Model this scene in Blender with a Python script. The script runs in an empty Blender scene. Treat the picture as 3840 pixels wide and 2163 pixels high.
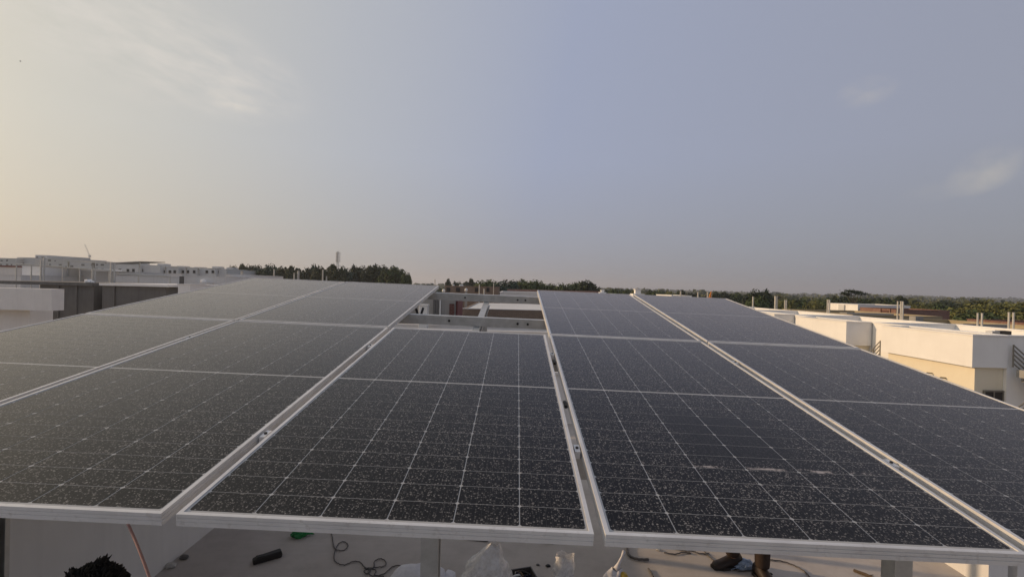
import bpy, bmesh, math, random
from mathutils import Vector, Matrix, noise
rnd = random.Random(7)
R_ = math.radians
sc = bpy.context.scene
col = sc.collection

# ---------------------------------------------------------------- camera
F = 1778.5                      # focal length in pixels of the 3840 px wide photograph
H = 2.5                         # lens height above the roof floor
NUP = Vector((0.0237931, -0.00365364, 0.99971023))     # world up seen by the camera (right, forward, up)
CZ = NUP
CY = (Vector((0, 1, 0)) - NUP * NUP.y).normalized()
CX = CY.cross(CZ)
CAMW = Matrix((CX, CY, CZ))     # camera (right, forward, up) -> world
cam_d = bpy.data.cameras.new('camera'); cam = bpy.data.objects.new('camera', cam_d); col.objects.link(cam)
r, f, u = CAMW @ Vector((1, 0, 0)), CAMW @ Vector((0, 1, 0)), CAMW @ Vector((0, 0, 1))
cam.matrix_world = Matrix(((r.x, u.x, -f.x, 0), (r.y, u.y, -f.y, 0), (r.z, u.z, -f.z, H), (0, 0, 0, 1)))
cam_d.sensor_fit = 'HORIZONTAL'; cam_d.sensor_width = 36.0; cam_d.lens = 36.0 * F / 3840
cam_d.clip_start = 0.05; cam_d.clip_end = 20000
sc.camera = cam

# ---------------------------------------------------------------- light
SUN_AZ, SUN_EL = 78.0, 15.0     # degrees to the left of the view direction, above the horizon
SUN = 3.1; SKY = 0.10; EXPOSURE = 0.0; HAZE = 0.00042
sdir = Vector((-math.sin(R_(SUN_AZ)) * math.cos(R_(SUN_EL)), math.cos(R_(SUN_AZ)) * math.cos(R_(SUN_EL)), math.sin(R_(SUN_EL))))
world = bpy.data.worlds.new('World'); sc.world = world; world.use_nodes = True
def build_world():
    nt = world.node_tree; nt.nodes.clear(); N = nt.nodes.new; L = nt.links.new
    out = N('ShaderNodeOutputWorld'); bg = N('ShaderNodeBackground'); bg.inputs[1].default_value = SKY
    sky = N('ShaderNodeTexSky'); sky.sky_type = 'NISHITA'; sky.sun_disc = False
    sky.sun_elevation = R_(SUN_EL); sky.sun_rotation = R_(-SUN_AZ)
    sky.air_density = 1.0; sky.dust_density = 4.0; sky.ozone_density = 1.0; sky.altitude = 300
    geo = N('ShaderNodeTexCoord')
    def math_(op, a, b=None, clamp=False):
        m = N('ShaderNodeMath'); m.operation = op; m.use_clamp = clamp
        for i, v in enumerate((a, b)):
            if v is None: continue
            if isinstance(v, (int, float)): m.inputs[i].default_value = v
            else: L(v, m.inputs[i])
        return m.outputs[0]
    def mixc(fac, a, b, t='MIX'):
        m = N('ShaderNodeMix'); m.data_type = 'RGBA'; m.blend_type = t
        for s, v in ((m.inputs[0], fac), (m.inputs[6], a), (m.inputs[7], b)):
            if isinstance(v, (int, float)): s.default_value = v
            elif isinstance(v, tuple): s.default_value = (*v, 1)
            else: L(v, s)
        return m.outputs[2]
    d = geo.outputs['Generated']
    sep = N('ShaderNodeSeparateXYZ'); L(d, sep.inputs[0])
    # thin even veil of high haze over the whole sky, brighter towards the sun
    dot = N('ShaderNodeVectorMath'); dot.operation = 'DOT_PRODUCT'; L(d, dot.inputs[0]); dot.inputs[1].default_value = sdir
    t = math_('MULTIPLY_ADD', dot.outputs['Value'], 0.5); nt.nodes[-1].inputs[2].default_value = 0.5
    def ramp(stops, v):
        cr = N('ShaderNodeValToRGB'); L(v, cr.inputs[0]); el = cr.color_ramp.elements
        while len(el) < len(stops): el.new(0.5)
        for e_, (p_, c_) in zip(el, stops): e_.position = p_; e_.color = (*c_, 1)
        return cr.outputs[0]
    hi = ramp([(0.0, (.30, .315, .385)), (0.22, (.325, .34, .415)), (0.60, (.365, .405, .54)), (0.78, (.485, .505, .55)), (0.92, (.62, .605, .545)), (1.0, (.78, .70, .52))], t)
    lo = ramp([(0.0, (.26, .266, .285)), (0.22, (.262, .272, .295)), (0.60, (.332, .337, .368)), (0.78, (.43, .412, .385)), (0.92, (.565, .505, .40)), (1.0, (.72, .60, .38))], t)
    el_ = math_('POWER', math_('MULTIPLY', math_('ABSOLUTE', sep.outputs[2]), 4.0, True), 0.75)
    veil = mixc(el_, lo, hi)
    sc_ = N('ShaderNodeVectorMath'); sc_.operation = 'SCALE'; L(veil, sc_.inputs[0]); sc_.inputs['Scale'].default_value = 10.0
    c = mixc(0.88, sky.outputs[0], sc_.outputs[0])
    # wispy clouds: noise in the direction of the sky, kept to a few patches
    def patch(px, py, rx, ry, ang, amount, col_, scale, stretch):
        nonlocal c
        v = (CAMW @ Vector(((px - 1920) / F, 1, (1081.5 - py) / F))).normalized()
        ex = Vector((0, 0, 1)).cross(v).normalized() * -1; ey = ex.cross(v) * -1
        if ey.z < 0: ey = -ey
        ca, sa = math.cos(ang), math.sin(ang)
        ax, ay = ex * ca + ey * sa, ey * ca - ex * sa
        def dp(vec):
            n = N('ShaderNodeVectorMath'); n.operation = 'DOT_PRODUCT'; L(d, n.inputs[0]); n.inputs[1].default_value = vec; return n.outputs['Value']
        ux, uy, uz = math_('DIVIDE', dp(ax), rx), math_('DIVIDE', dp(ay), ry), dp(v)
        comb = N('ShaderNodeCombineXYZ'); L(math_('MULTIPLY', ux, rx * scale), comb.inputs[0]); L(math_('MULTIPLY', uy, ry * scale * stretch), comb.inputs[1])
        nz = N('ShaderNodeTexNoise'); nz.inputs['Scale'].default_value = 1; nz.inputs['Detail'].default_value = 6; nz.inputs['Roughness'].default_value = 0.6
        L(comb.outputs[0], nz.inputs['Vector'])
        rr = math_('ADD', math_('MULTIPLY', ux, ux), math_('MULTIPLY', uy, uy))
        fall = math_('SUBTRACT', 1.0, rr, True)
        front = math_('GREATER_THAN', uz, 0.3)
        m = math_('MULTIPLY', math_('MULTIPLY', fall, front), math_('MULTIPLY', math_('SUBTRACT', nz.outputs['Fac'], 0.36, True), amount), True)
        c = mixc(m, c, col_)
    patch(560, 170, 0.25, 0.095, -0.12, 2.0, (7.3, 6.9, 6.4), 12, 3.2)
    patch(880, 385, 0.05, 0.02, -0.05, 2.6, (7.2, 6.8, 6.2), 22, 3)
    patch(3690, 640, 0.050, 0.032, 0.6, 3.0, (4.75, 4.6, 4.4), 10, 1.3)
    patch(3600, 700, 0.08, 0.018, 0.15, 0.9, (4.4, 4.35, 4.3), 14, 2.0)
    patch(3250, 345, 0.045, 0.026, 0.1, 1.8, (4.6, 4.5, 4.6), 22, 1.5)
    L(c, bg.inputs[0]); L(bg.outputs[0], out.inputs[0])
build_world()
sl = bpy.data.lights.new('sun', 'SUN'); sl.energy = SUN; sl.angle = R_(0.8); sl.color = (1.0, 0.70, 0.42)
so = bpy.data.objects.new('sun', sl); col.objects.link(so); so.rotation_euler = sdir.to_track_quat('Z', 'Y').to_euler()
so.location = (-20, 10, 12)
sc.view_settings.view_transform = 'Standard'; sc.view_settings.look = 'None'
sc.view_settings.exposure = EXPOSURE; sc.view_settings.gamma = 1.0; sc.view_settings.use_curve_mapping = False
sc.cycles.max_bounces = 6; sc.cycles.volume_bounces = 0; sc.cycles.use_denoising = True

# ---------------------------------------------------------------- pixel helpers (photograph pixels, 3840 x 2163)
def ray(px, py): return CAMW @ Vector(((px - 1920) / F, 1, (1081.5 - py) / F))
CP = Vector((0, 0, H))
def atd(px, py, y): d = ray(px, py); return CP + d * (y / d.y)
def atz(px, py, z=0.0): d = ray(px, py); return CP + d * ((z - H) / d.z)
def X_(px, y): return (px - 1920) / F * y
def Z_(px, py, y): return atd(px, py, y).z

# ---------------------------------------------------------------- tagging, mesh helpers
def tag(o, label=None, cat=None, group=None, kind=None):
    if label: o['label'] = label
    if cat: o['category'] = cat
    if group: o['group'] = group
    if kind: o['kind'] = kind
    return o
def empty(name, loc=(0, 0, 0), rz=0, label=None, cat=None, group=None):
    o = bpy.data.objects.new(name, None); col.objects.link(o); o.location = loc; o.rotation_euler = (0, 0, rz)
    o.empty_display_size = 0.1
    return tag(o, label, cat, group)
class MB:
    def __init__(s): s.v = []; s.f = []
    def box(s, x0, x1, y0, y1, z0, z1):
        n = len(s.v)
        s.v += [(x0, y0, z0), (x1, y0, z0), (x1, y1, z0), (x0, y1, z0), (x0, y0, z1), (x1, y0, z1), (x1, y1, z1), (x0, y1, z1)]
        s.f += [tuple(n + i for i in q) for q in ((0, 3, 2, 1), (4, 5, 6, 7), (0, 1, 5, 4), (1, 2, 6, 5), (2, 3, 7, 6), (3, 0, 4, 7))]
        return s
    def prism(s, poly, a0, a1, axis='x'):
        # poly in the other two axes, extruded along axis
        n = len(s.v); k = len(poly)
        for a in (a0, a1):
            for p, q in poly:
                s.v.append((a, p, q) if axis == 'x' else (p, a, q) if axis == 'y' else (p, q, a))
        s.f.append(tuple(range(n, n + k))); s.f.append(tuple(range(n + 2 * k - 1, n + k - 1, -1)))
        for i in range(k):
            j = (i + 1) % k; s.f.append((n + i, n + k + i, n + k + j, n + j))
        return s
    def tube(s, pts, rad, seg=8, caps=True):
        pts = [Vector(p) for p in pts]; n0 = len(s.v); k = len(pts)
        rads = rad if isinstance(rad, (list, tuple)) else [rad] * k
        up = None
        for i, p in enumerate(pts):
            t = (pts[min(i + 1, k - 1)] - pts[max(i - 1, 0)])
            t = t.normalized() if t.length > 1e-9 else Vector((0, 0, 1))
            if up is None: up = t.orthogonal().normalized()
            up = (up - t * up.dot(t))
            up = up.normalized() if up.length > 1e-6 else t.orthogonal().normalized()
            b = t.cross(up)
            for j in range(seg):
                a = 2 * math.pi * j / seg
                s.v.append(tuple(p + (up * math.cos(a) + b * math.sin(a)) * rads[i]))
        for i in range(k - 1):
            for j in range(seg):
                j2 = (j + 1) % seg
                s.f.append((n0 + i * seg + j, n0 + i * seg + j2, n0 + (i + 1) * seg + j2, n0 + (i + 1) * seg + j))
        if caps:
            s.f.append(tuple(n0 + j for j in range(seg - 1, -1, -1))); s.f.append(tuple(n0 + (k - 1) * seg + j for j in range(seg)))
        return s
    def cyl(s, x, y, z0, z1, r, seg=12): return s.tube([(x, y, z0), (x, y, z1)], r, seg)
    def lathe(s, prof, seg=16, cx=0, cy=0):
        n0 = len(s.v); k = len(prof)
        for rr, z in prof:
            for j in range(seg):
                a = 2 * math.pi * j / seg; s.v.append((cx + rr * math.cos(a), cy + rr * math.sin(a), z))
        for i in range(k - 1):
            for j in range(seg):
                j2 = (j + 1) % seg; s.f.append((n0 + i * seg + j, n0 + i * seg + j2, n0 + (i + 1) * seg + j2, n0 + (i + 1) * seg + j))
        s.f.append(tuple(n0 + j for j in range(seg - 1, -1, -1))); s.f.append(tuple(n0 + (k - 1) * seg + j for j in range(seg)))
        return s
    def mesh(s, name, mat, smooth=False):
        m = bpy.data.meshes.new(name); m.from_pydata(s.v, [], s.f); m.update()
        if mat: m.materials.append(mat)
        if smooth:
            for p in m.polygons: p.use_smooth = True
        return m
    def build(s, name, mat, parent=None, smooth=False, bevel=0, loc=None):
        o = bpy.data.objects.new(name, s.mesh(name, mat, smooth)); col.objects.link(o)
        if parent: o.parent = parent
        if loc is not None: o.location = loc
        if bevel:
            b = o.modifiers.new('bevel', 'BEVEL'); b.width = bevel; b.segments = 2; b.limit_method = 'ANGLE'
        return o
def link_mesh(name, mesh, parent=None, loc=(0, 0, 0)):
    o = bpy.data.objects.new(name, mesh); col.objects.link(o); o.parent = parent; o.location = loc; return o
def copy_tree(o, parent=None):
    c = o.copy(); col.objects.link(c); c.parent = parent
    for ch in list(o.children): copy_tree(ch, c)
    return c
ORD = ['first', 'second', 'third', 'fourth', 'fifth', 'sixth', 'seventh', 'eighth', 'ninth', 'tenth', 'eleventh', 'twelfth', 'thirteenth', 'fourteenth',
       'fifteenth', 'sixteenth', 'seventeenth', 'eighteenth', 'nineteenth', 'twentieth']

# ---------------------------------------------------------------- materials
class NT:
    def __init__(s, name):
        s.m = bpy.data.materials.new(name); s.m.use_nodes = True; s.t = s.m.node_tree; s.b = s.t.nodes['Principled BSDF']
        s.out = s.t.nodes['Material Output']
    def n(s, k, **kw):
        x = s.t.nodes.new(k)
        for a, v in kw.items(): setattr(x, a, v)
        return x
    def l(s, a, b): s.t.links.new(a, b)
    def set(s, sock, v):
        if isinstance(v, (int, float)): sock.default_value = v
        elif isinstance(v, tuple): sock.default_value = (*v, 1) if len(v) == 3 and sock.type == 'RGBA' else v
        else: s.l(v, sock)
    def math(s, op, a, b=None, c=None, clamp=False):
        x = s.n('ShaderNodeMath', operation=op, use_clamp=clamp)
        for i, v in enumerate((a, b, c)):
            if v is not None: s.set(x.inputs[i], v)
        return x.outputs[0]
    def mix(s, fac, a, b, t='MIX'):
        x = s.n('ShaderNodeMix', data_type='RGBA', blend_type=t)
        s.set(x.inputs[0], fac); s.set(x.inputs[6], a); s.set(x.inputs[7], b); return x.outputs[2]
    def noise(s, scale, detail=4, rough=0.55, vec=None, out='Fac'):
        x = s.n('ShaderNodeTexNoise'); x.inputs['Scale'].default_value = scale; x.inputs['Detail'].default_value = detail; x.inputs['Roughness'].default_value = rough
        s.l(vec if vec is not None else s.pos(), x.inputs['Vector']); return x.outputs[out]
    def pos(s):
        if not hasattr(s, '_p'): s._p = s.n('ShaderNodeNewGeometry').outputs['Position']
        return s._p
    def ramp(s, v, a, b):
        x = s.n('ShaderNodeMapRange'); x.inputs[1].default_value = a; x.inputs[2].default_value = b; s.set(x.inputs[0], v); return x.outputs[0]
    def bump(s, h, strength, dist):
        x = s.n('ShaderNodeBump'); x.inputs['Strength'].default_value = strength; x.inputs['Distance'].default_value = dist; s.l(h, x.inputs['Height']); s.l(x.outputs[0], s.b.inputs['Normal'])
    def fin(s, color, rough=0.8, metal=0.0, spec=0.5):
        s.set(s.b.inputs['Base Color'], color); s.set(s.b.inputs['Roughness'], rough); s.b.inputs['Metallic'].default_value = metal
        s.b.inputs['Specular IOR Level'].default_value = spec
        return s.m
def mottled(name, c1, c2, scale=2.0, rough=0.85, bump=0.15, bdist=0.004, metal=0, spec=0.4, streak=0, fine=40):
    t = NT(name); a = t.ramp(t.noise(scale, 6, 0.6), 0.3, 0.7); colr = t.mix(a, c1, c2)
    if streak:
        mp = t.n('ShaderNodeMapping'); mp.inputs['Scale'].default_value = (3.0, 3.0, 0.25); t.l(t.pos(), mp.inputs[0])
        st = t.ramp(t.noise(2.2, 5, 0.65, mp.outputs[0]), 0.5, 0.75); colr = t.mix(t.math('MULTIPLY', st, streak), colr, tuple(x * 0.45 for x in c1))
    if bump: t.bump(t.noise(fine, 4, 0.6), bump, bdist)
    return t.fin(colr, rough, metal, spec)
M = {}
M['plaster'] = mottled('white_plaster', (0.76, 0.745, 0.715), (0.84, 0.83, 0.80), 0.7, 0.9, streak=0.08)
M['cream'] = mottled('cream_plaster', (0.72, 0.65, 0.50), (0.78, 0.72, 0.57), 0.6, 0.9, streak=0.06)
M['parapet'] = mottled('painted_parapet', (0.66, 0.645, 0.62), (0.75, 0.735, 0.71), 1.1, 0.9, streak=0.12)
M['whiteroof'] = mottled('white_roof_coating', (0.55, 0.55, 0.53), (0.68, 0.67, 0.65), 0.4, 0.85)
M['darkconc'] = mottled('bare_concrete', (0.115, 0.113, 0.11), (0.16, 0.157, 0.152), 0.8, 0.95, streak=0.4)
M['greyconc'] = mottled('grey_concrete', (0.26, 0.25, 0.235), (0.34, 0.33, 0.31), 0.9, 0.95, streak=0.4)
M['farwhite'] = mottled('far_white_render', (0.58, 0.575, 0.56), (0.68, 0.675, 0.66), 0.2, 0.9, streak=0.2)
M['fargrey'] = mottled('far_grey_render', (0.50, 0.50, 0.49), (0.60, 0.60, 0.585), 0.2, 0.9)
M['tan'] = mottled('tan_ground_wall', (0.30, 0.25, 0.16), (0.40, 0.34, 0.23), 0.5, 0.95)
M['redpaint'] = mottled('dark_red_paint', (0.13, 0.035, 0.035), (0.17, 0.055, 0.05), 1.0, 0.7)
M['dark'] = mottled('dark_opening', (0.015, 0.014, 0.013), (0.03, 0.028, 0.026), 2, 0.6, bump=0)
M['glassdark'] = mottled('dark_window_glass', (0.012, 0.014, 0.016), (0.025, 0.026, 0.028), 2, 0.12, bump=0)
M['hazywin'] = mottled('far_dim_opening', (.13, .13, .125), (.2, .2, .19), .5, .8, bump=0)
M['galv'] = mottled('galvanised_steel', (0.42, 0.42, 0.40), (0.56, 0.56, 0.54), 14, 0.5, bump=0.05, metal=0.55)
M['railmetal'] = mottled('painted_railing', (0.16, 0.145, 0.12), (0.22, 0.20, 0.165), 5, 0.55, bump=0)
M['pipe'] = mottled('grey_pvc_pipe', (0.40, 0.38, 0.34), (0.52, 0.50, 0.45), 3, 0.6, bump=0)
M['black'] = mottled('black_rubber', (0.010, 0.009, 0.008), (0.02, 0.018, 0.017), 20, 0.55, bump=0.2)
M['cable'] = mottled('grey_cable', (0.075, 0.07, 0.065), (0.11, 0.10, 0.095), 10, 0.5, bump=0)
M['bluedark'] = mottled('navy_cloth', (0.012, 0.013, 0.03), (0.022, 0.022, 0.045), 20, 0.8)
M['green'] = mottled('green_plastic', (0.01, 0.16, 0.04), (0.015, 0.21, 0.055), 8, 0.4, bump=0)
M['yellow'] = mottled('yellow_wrapper', (0.48, 0.32, 0.04), (0.55, 0.40, 0.09), 30, 0.5)
M['orange'] = mottled('orange_cloth', (0.70, 0.22, 0.04), (0.80, 0.30, 0.07), 3, 0.8)
M['rope'] = mottled('salmon_rope', (0.58, 0.33, 0.29), (0.66, 0.42, 0.38), 60, 0.85)
M['whitepl'] = mottled('white_enamel', (0.62, 0.62, 0.60), (0.72, 0.72, 0.70), 6, 0.4, bump=0)
M['sack'] = mottled('white_woven_sack', (0.62, 0.61, 0.64), (0.74, 0.73, 0.75), 30, 0.8, bump=0.4)
M['crumb'] = mottled('mortar_crumb', (0.40, 0.38, 0.35), (0.5, 0.48, 0.45), 50, 0.95)
M['wood'] = mottled('weathered_stick', (0.10, 0.07, 0.04), (0.16, 0.11, 0.07), 20, 0.8)
M['bird'] = mottled('bird_feathers', (0.02, 0.02, 0.018), (0.035, 0.033, 0.03), 20, 0.8, bump=0)
M['hair'] = mottled('black_hair', (0.006, 0.005, 0.004), (0.012, 0.010, 0.008), 60, 0.55, bump=0)
M['skin'] = mottled('brown_skin', (0.20, 0.105, 0.06), (0.25, 0.13, 0.08), 12, 0.55, bump=0.05)
M['shirt'] = mottled('grey_shirt', (0.10, 0.10, 0.11), (0.14, 0.14, 0.15), 12, 0.9)
M['trouser'] = mottled('dark_brown_trousers', (0.030, 0.018, 0.012), (0.045, 0.028, 0.02), 14, 0.9)
M['boot'] = mottled('dark_boots', (0.020, 0.013, 0.010), (0.032, 0.021, 0.016), 16, 0.6)
def roof_floor_mat():
    t = NT('dusty_roof_screed'); p = t.pos()
    a = t.ramp(t.noise(1.1, 7, 0.62), 0.32, 0.68); b = t.ramp(t.noise(5.5, 6, 0.7), 0.45, 0.8)
    c = t.mix(a, (0.41, 0.37, 0.335), (0.50, 0.46, 0.42)); c = t.mix(t.math('MULTIPLY', b, 0.45), c, (0.28, 0.245, 0.22))
    mp = t.n('ShaderNodeMapping'); mp.inputs['Scale'].default_value = (0.35, 4.0, 1); mp.inputs['Rotation'].default_value = (0, 0, 0.12); t.l(p, mp.inputs[0])
    st = t.ramp(t.noise(1.6, 5, 0.6, mp.outputs[0]), 0.5, 0.72); c = t.mix(t.math('MULTIPLY', st, 0.35), c, (0.54, 0.50, 0.46))
    t.bump(t.noise(60, 5, 0.65), 0.25, 0.004); return t.fin(c, 0.92, 0, 0.3)
M['roof_floor'] = roof_floor_mat()
def alu():
    t = NT('anodised_aluminium'); v = t.noise(6, 5, 0.6); c = t.mix(t.ramp(v, 0.35, 0.7), (0.60, 0.59, 0.575), (0.73, 0.72, 0.70))
    dirt = t.ramp(t.noise(38, 4, 0.7), 0.56, 0.72); c = t.mix(t.math('MULTIPLY', dirt, 0.4), c, (0.36, 0.33, 0.29))
    t.bump(t.noise(120, 3, 0.6), 0.08, 0.001); return t.fin(c, 0.45, 0.2, 0.5)
M['alu'] = alu()
def brick_mat(name, c1, c2, mort, scale=1.0):
    t = NT(name); x = t.n('ShaderNodeTexBrick'); x.inputs['Color1'].default_value = (*c1, 1); x.inputs['Color2'].default_value = (*c2, 1); x.inputs['Mortar'].default_value = (*mort, 1)
    x.inputs['Scale'].default_value = scale; x.inputs['Brick Width'].default_value = 0.23; x.inputs['Row Height'].default_value = 0.085; x.inputs['Mortar Size'].default_value = 0.011
    s = t.n('ShaderNodeSeparateXYZ'); t.l(t.pos(), s.inputs[0]); cb = t.n('ShaderNodeCombineXYZ')
    t.l(t.math('ADD', s.outputs[0], s.outputs[1]), cb.inputs[0]); t.l(s.outputs[2], cb.inputs[1]); t.l(cb.outputs[0], x.inputs['Vector'])
    c = t.mix(t.math('MULTIPLY', t.ramp(t.noise(1.3, 6, 0.6), 0.4, 0.75), 0.5), x.outputs[0], tuple(k * 0.55 for k in c1)); return t.fin(c, 0.95, 0, 0.2)
M['brick'] = brick_mat('red_brick', (0.25, 0.125, 0.095), (0.20, 0.10, 0.078), (0.28, 0.23, 0.19))
M['tanbrick'] = brick_mat('tan_brick', (0.24, 0.17, 0.125), (0.19, 0.135, 0.10), (0.26, 0.22, 0.18))
M['darkbrick'] = brick_mat('dark_red_brick', (0.13, 0.05, 0.042), (0.10, 0.042, 0.036), (0.15, 0.11, 0.095))
def plastic_bag():
    t = NT('clear_plastic_film'); t.fin(t.mix(t.ramp(t.noise(24, 4, 0.6), 0.4, 0.7), (0.80, 0.78, 0.76), (0.92, 0.91, 0.90)), 0.25, 0, 0.6)
    t.b.inputs['Alpha'].default_value = 0.42; t.l(t.math('MULTIPLY_ADD', t.ramp(t.noise(15, 5, 0.65), 0.35, 0.68), 0.62, 0.33), t.b.inputs['Alpha']); t.bump(t.noise(40, 4, 0.6), 0.7, 0.01); return t.m
M['film'] = plastic_bag()
def blue_bag():
    t = NT('pale_blue_film'); t.fin((0.28, 0.36, 0.48), 0.3); t.bump(t.noise(50, 4, 0.6), 0.7, 0.01); return t.m
M['bluefilm'] = blue_bag()

# ---- the panel surface: dark cells or white backsheet under one sheet of dusty glass
WIPE = {}
def panel_mat(name, base, stripes):
    t = NT(name); p = t.pos()
    c = base
    if stripes:
        oc = t.n('ShaderNodeTexCoord').outputs['Object']; s = t.n('ShaderNodeSeparateXYZ'); t.l(oc, s.inputs[0])
        fr = t.math('FRACT', t.math('MULTIPLY', t.math('ADD', s.outputs[0], 1.0), 1 / 0.0182))
        line = t.math('LESS_THAN', fr, 0.03)
        tint = t.mix(t.ramp(t.noise(1.2, 2, 0.5), 0.35, 0.7), base, tuple(b * k for b, k in zip(base, (0.9, 0.92, 1.35))))
        c = t.mix(t.math('MULTIPLY', line, 0.35), tint, (0.18, 0.18, 0.18))
    # dried rain spots, two sizes
    def spots(scale, lo, hi, seed):
        v = t.n('ShaderNodeTexVoronoi'); v.inputs['Scale'].default_value = scale; v.inputs['Randomness'].default_value = 1.0
        mp = t.n('ShaderNodeMapping'); mp.inputs['Location'].default_value = (seed, seed * 0.7, 0); t.l(p, mp.inputs[0]); t.l(mp.outputs[0], v.inputs['Vector'])
        sz = t.n('ShaderNodeSeparateColor'); t.l(v.outputs['Color'], sz.inputs[0])
        rad = t.math('MULTIPLY_ADD', sz.outputs[0], hi - lo, lo)
        k = t.math('SUBTRACT', rad, v.outputs['Distance'])
        return t.math('MULTIPLY', t.math('MULTIPLY', k, 13.0, clamp=True), t.math('MULTIPLY_ADD', sz.outputs[1], 0.75, 0.25))
    sp = t.math('MAXIMUM', spots(160, 0.04, 0.50, 0.0), spots(95, -0.12, 0.40, 3.1))
    patchy = t.ramp(t.noise(1.7, 5, 0.6), 0.25, 0.75)
    sp = t.math('MULTIPLY', sp, t.math('MULTIPLY_ADD', patchy, 0.5, 0.5))
    # thin film: a little different on every panel, thicker along the lower frame, with faint run marks
    def arr_(e, off):
        x = t.n('ShaderNodeVectorMath', operation='DOT_PRODUCT'); t.l(p, x.inputs[0]); x.inputs[1].default_value = e; return t.math('SUBTRACT', x.outputs['Value'], off)
    ax_, ay_ = AB @ Vector((1, 0, 0)), AB @ Vector((0, 1, 0))
    au, av = arr_(ax_, AO.dot(ax_)), arr_(ay_, AO.dot(ay_))
    pv = t.math('MODULO', t.math('ADD', av, 0.001), PL + GR)
    idc = t.n('ShaderNodeCombineXYZ'); t.l(t.math('FLOOR', t.math('DIVIDE', t.math('ADD', au, 0.02 + 3 * (PW + 0.034)), PW + 0.034)), idc.inputs[0]); t.l(t.math('FLOOR', t.math('DIVIDE', av, PL + GR)), idc.inputs[1])
    wn = t.n('ShaderNodeTexWhiteNoise', noise_dimensions='2D'); t.l(idc.outputs[0], wn.inputs['Vector'])
    sv = t.n('ShaderNodeCombineXYZ'); t.l(t.math('MULTIPLY', au, 16.0), sv.inputs[0]); t.l(t.math('MULTIPLY', av, 1.1), sv.inputs[1])
    run = t.ramp(t.noise(1.0, 4, 0.6, sv.outputs[0]), 0.52, 0.75)
    low = t.math('MULTIPLY', t.math('SUBTRACT', 0.075, pv), 18.0, clamp=True)
    film = t.math('MULTIPLY', t.math('MULTIPLY_ADD', wn.outputs['Value'], 0.9, 0.5), t.math('MULTIPLY_ADD', t.noise(9, 6, 0.7), 0.011, 0.0))
    film = t.math('ADD', film, t.math('MULTIPLY', t.math('MULTIPLY', low, low), t.math('MULTIPLY', t.noise(11, 5, 0.7), 0.09)))
    film = t.math('ADD', film, t.math('MULTIPLY', run, 0.008))
    # the part of the second panel that somebody has wiped: no spots, a ridge of dirt along its lower edge
    o, ex, ey = WIPE['o'], WIPE['ex'], WIPE['ey']
    def along(e):
        x = t.n('ShaderNodeVectorMath', operation='DOT_PRODUCT'); y = t.n('ShaderNodeVectorMath', operation='SUBTRACT'); t.l(p, y.inputs[0]); y.inputs[1].default_value = o
        t.l(y.outputs[0], x.inputs[0]); x.inputs[1].default_value = e; return x.outputs['Value']
    wob = t.math('MULTIPLY_ADD', t.noise(7, 4, 0.7), 0.14, -0.07)
    ux, uy = t.math('ADD', along(ex), wob), t.math('ADD', along(ey), wob)
    def band(v, a, b, soft):
        return t.math('MULTIPLY', t.math('MULTIPLY', t.math('SUBTRACT', v, a), 1 / soft, clamp=True), t.math('MULTIPLY', t.math('SUBTRACT', b, v), 1 / soft, clamp=True))
    wiped = t.math('MULTIPLY', band(ux, -0.02, 0.48, 0.09), band(uy, 0.0, 0.50, 0.08))
    sp = t.math('MULTIPLY', sp, t.math('MULTIPLY_ADD', wiped, -0.75, 1.0))
    rid = t.math('MULTIPLY', band(ux, -0.06, 0.66, 0.05), band(t.math('ADD', along(ey), t.math('MULTIPLY_ADD', t.noise(5, 3, 0.6), 0.06, -0.03)), -0.015, 0.005, 0.005))
    rid = t.math('MULTIPLY', rid, t.ramp(t.noise(19, 4, 0.75), 0.47, 0.57))
    dust = t.math('ADD', t.math('MULTIPLY', sp, 0.95), film, clamp=True)
    colr = t.mix(dust, c, (0.33, 0.31, 0.285)); colr = t.mix(t.math('MULTIPLY', rid, 0.9), colr, (0.45, 0.40, 0.37))
    rough = t.math('MULTIPLY_ADD', dust, 0.5, 0.10, clamp=True)
    t.fin(colr, rough, 0, 0.09); t.b.inputs['IOR'].default_value = 1.5; t.b.inputs['Specular Tint'].default_value = (1.0, 0.90, 0.80, 1)
    t.b.inputs['Sheen Weight'].default_value = 0.20; t.b.inputs['Sheen Roughness'].default_value = 0.20; t.b.inputs['Sheen Tint'].default_value = (1.0, 0.87, 0.73, 1)
    # forward scatter of the dry dust film towards the low sun
    t.b.inputs['Coat Weight'].default_value = 1.0; t.b.inputs['Coat Roughness'].default_value = 0.47; t.b.inputs['Coat IOR'].default_value = 1.12; t.b.inputs['Coat Tint'].default_value = (1.0, 1.0, 1.0, 1)
    return t.m

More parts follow.
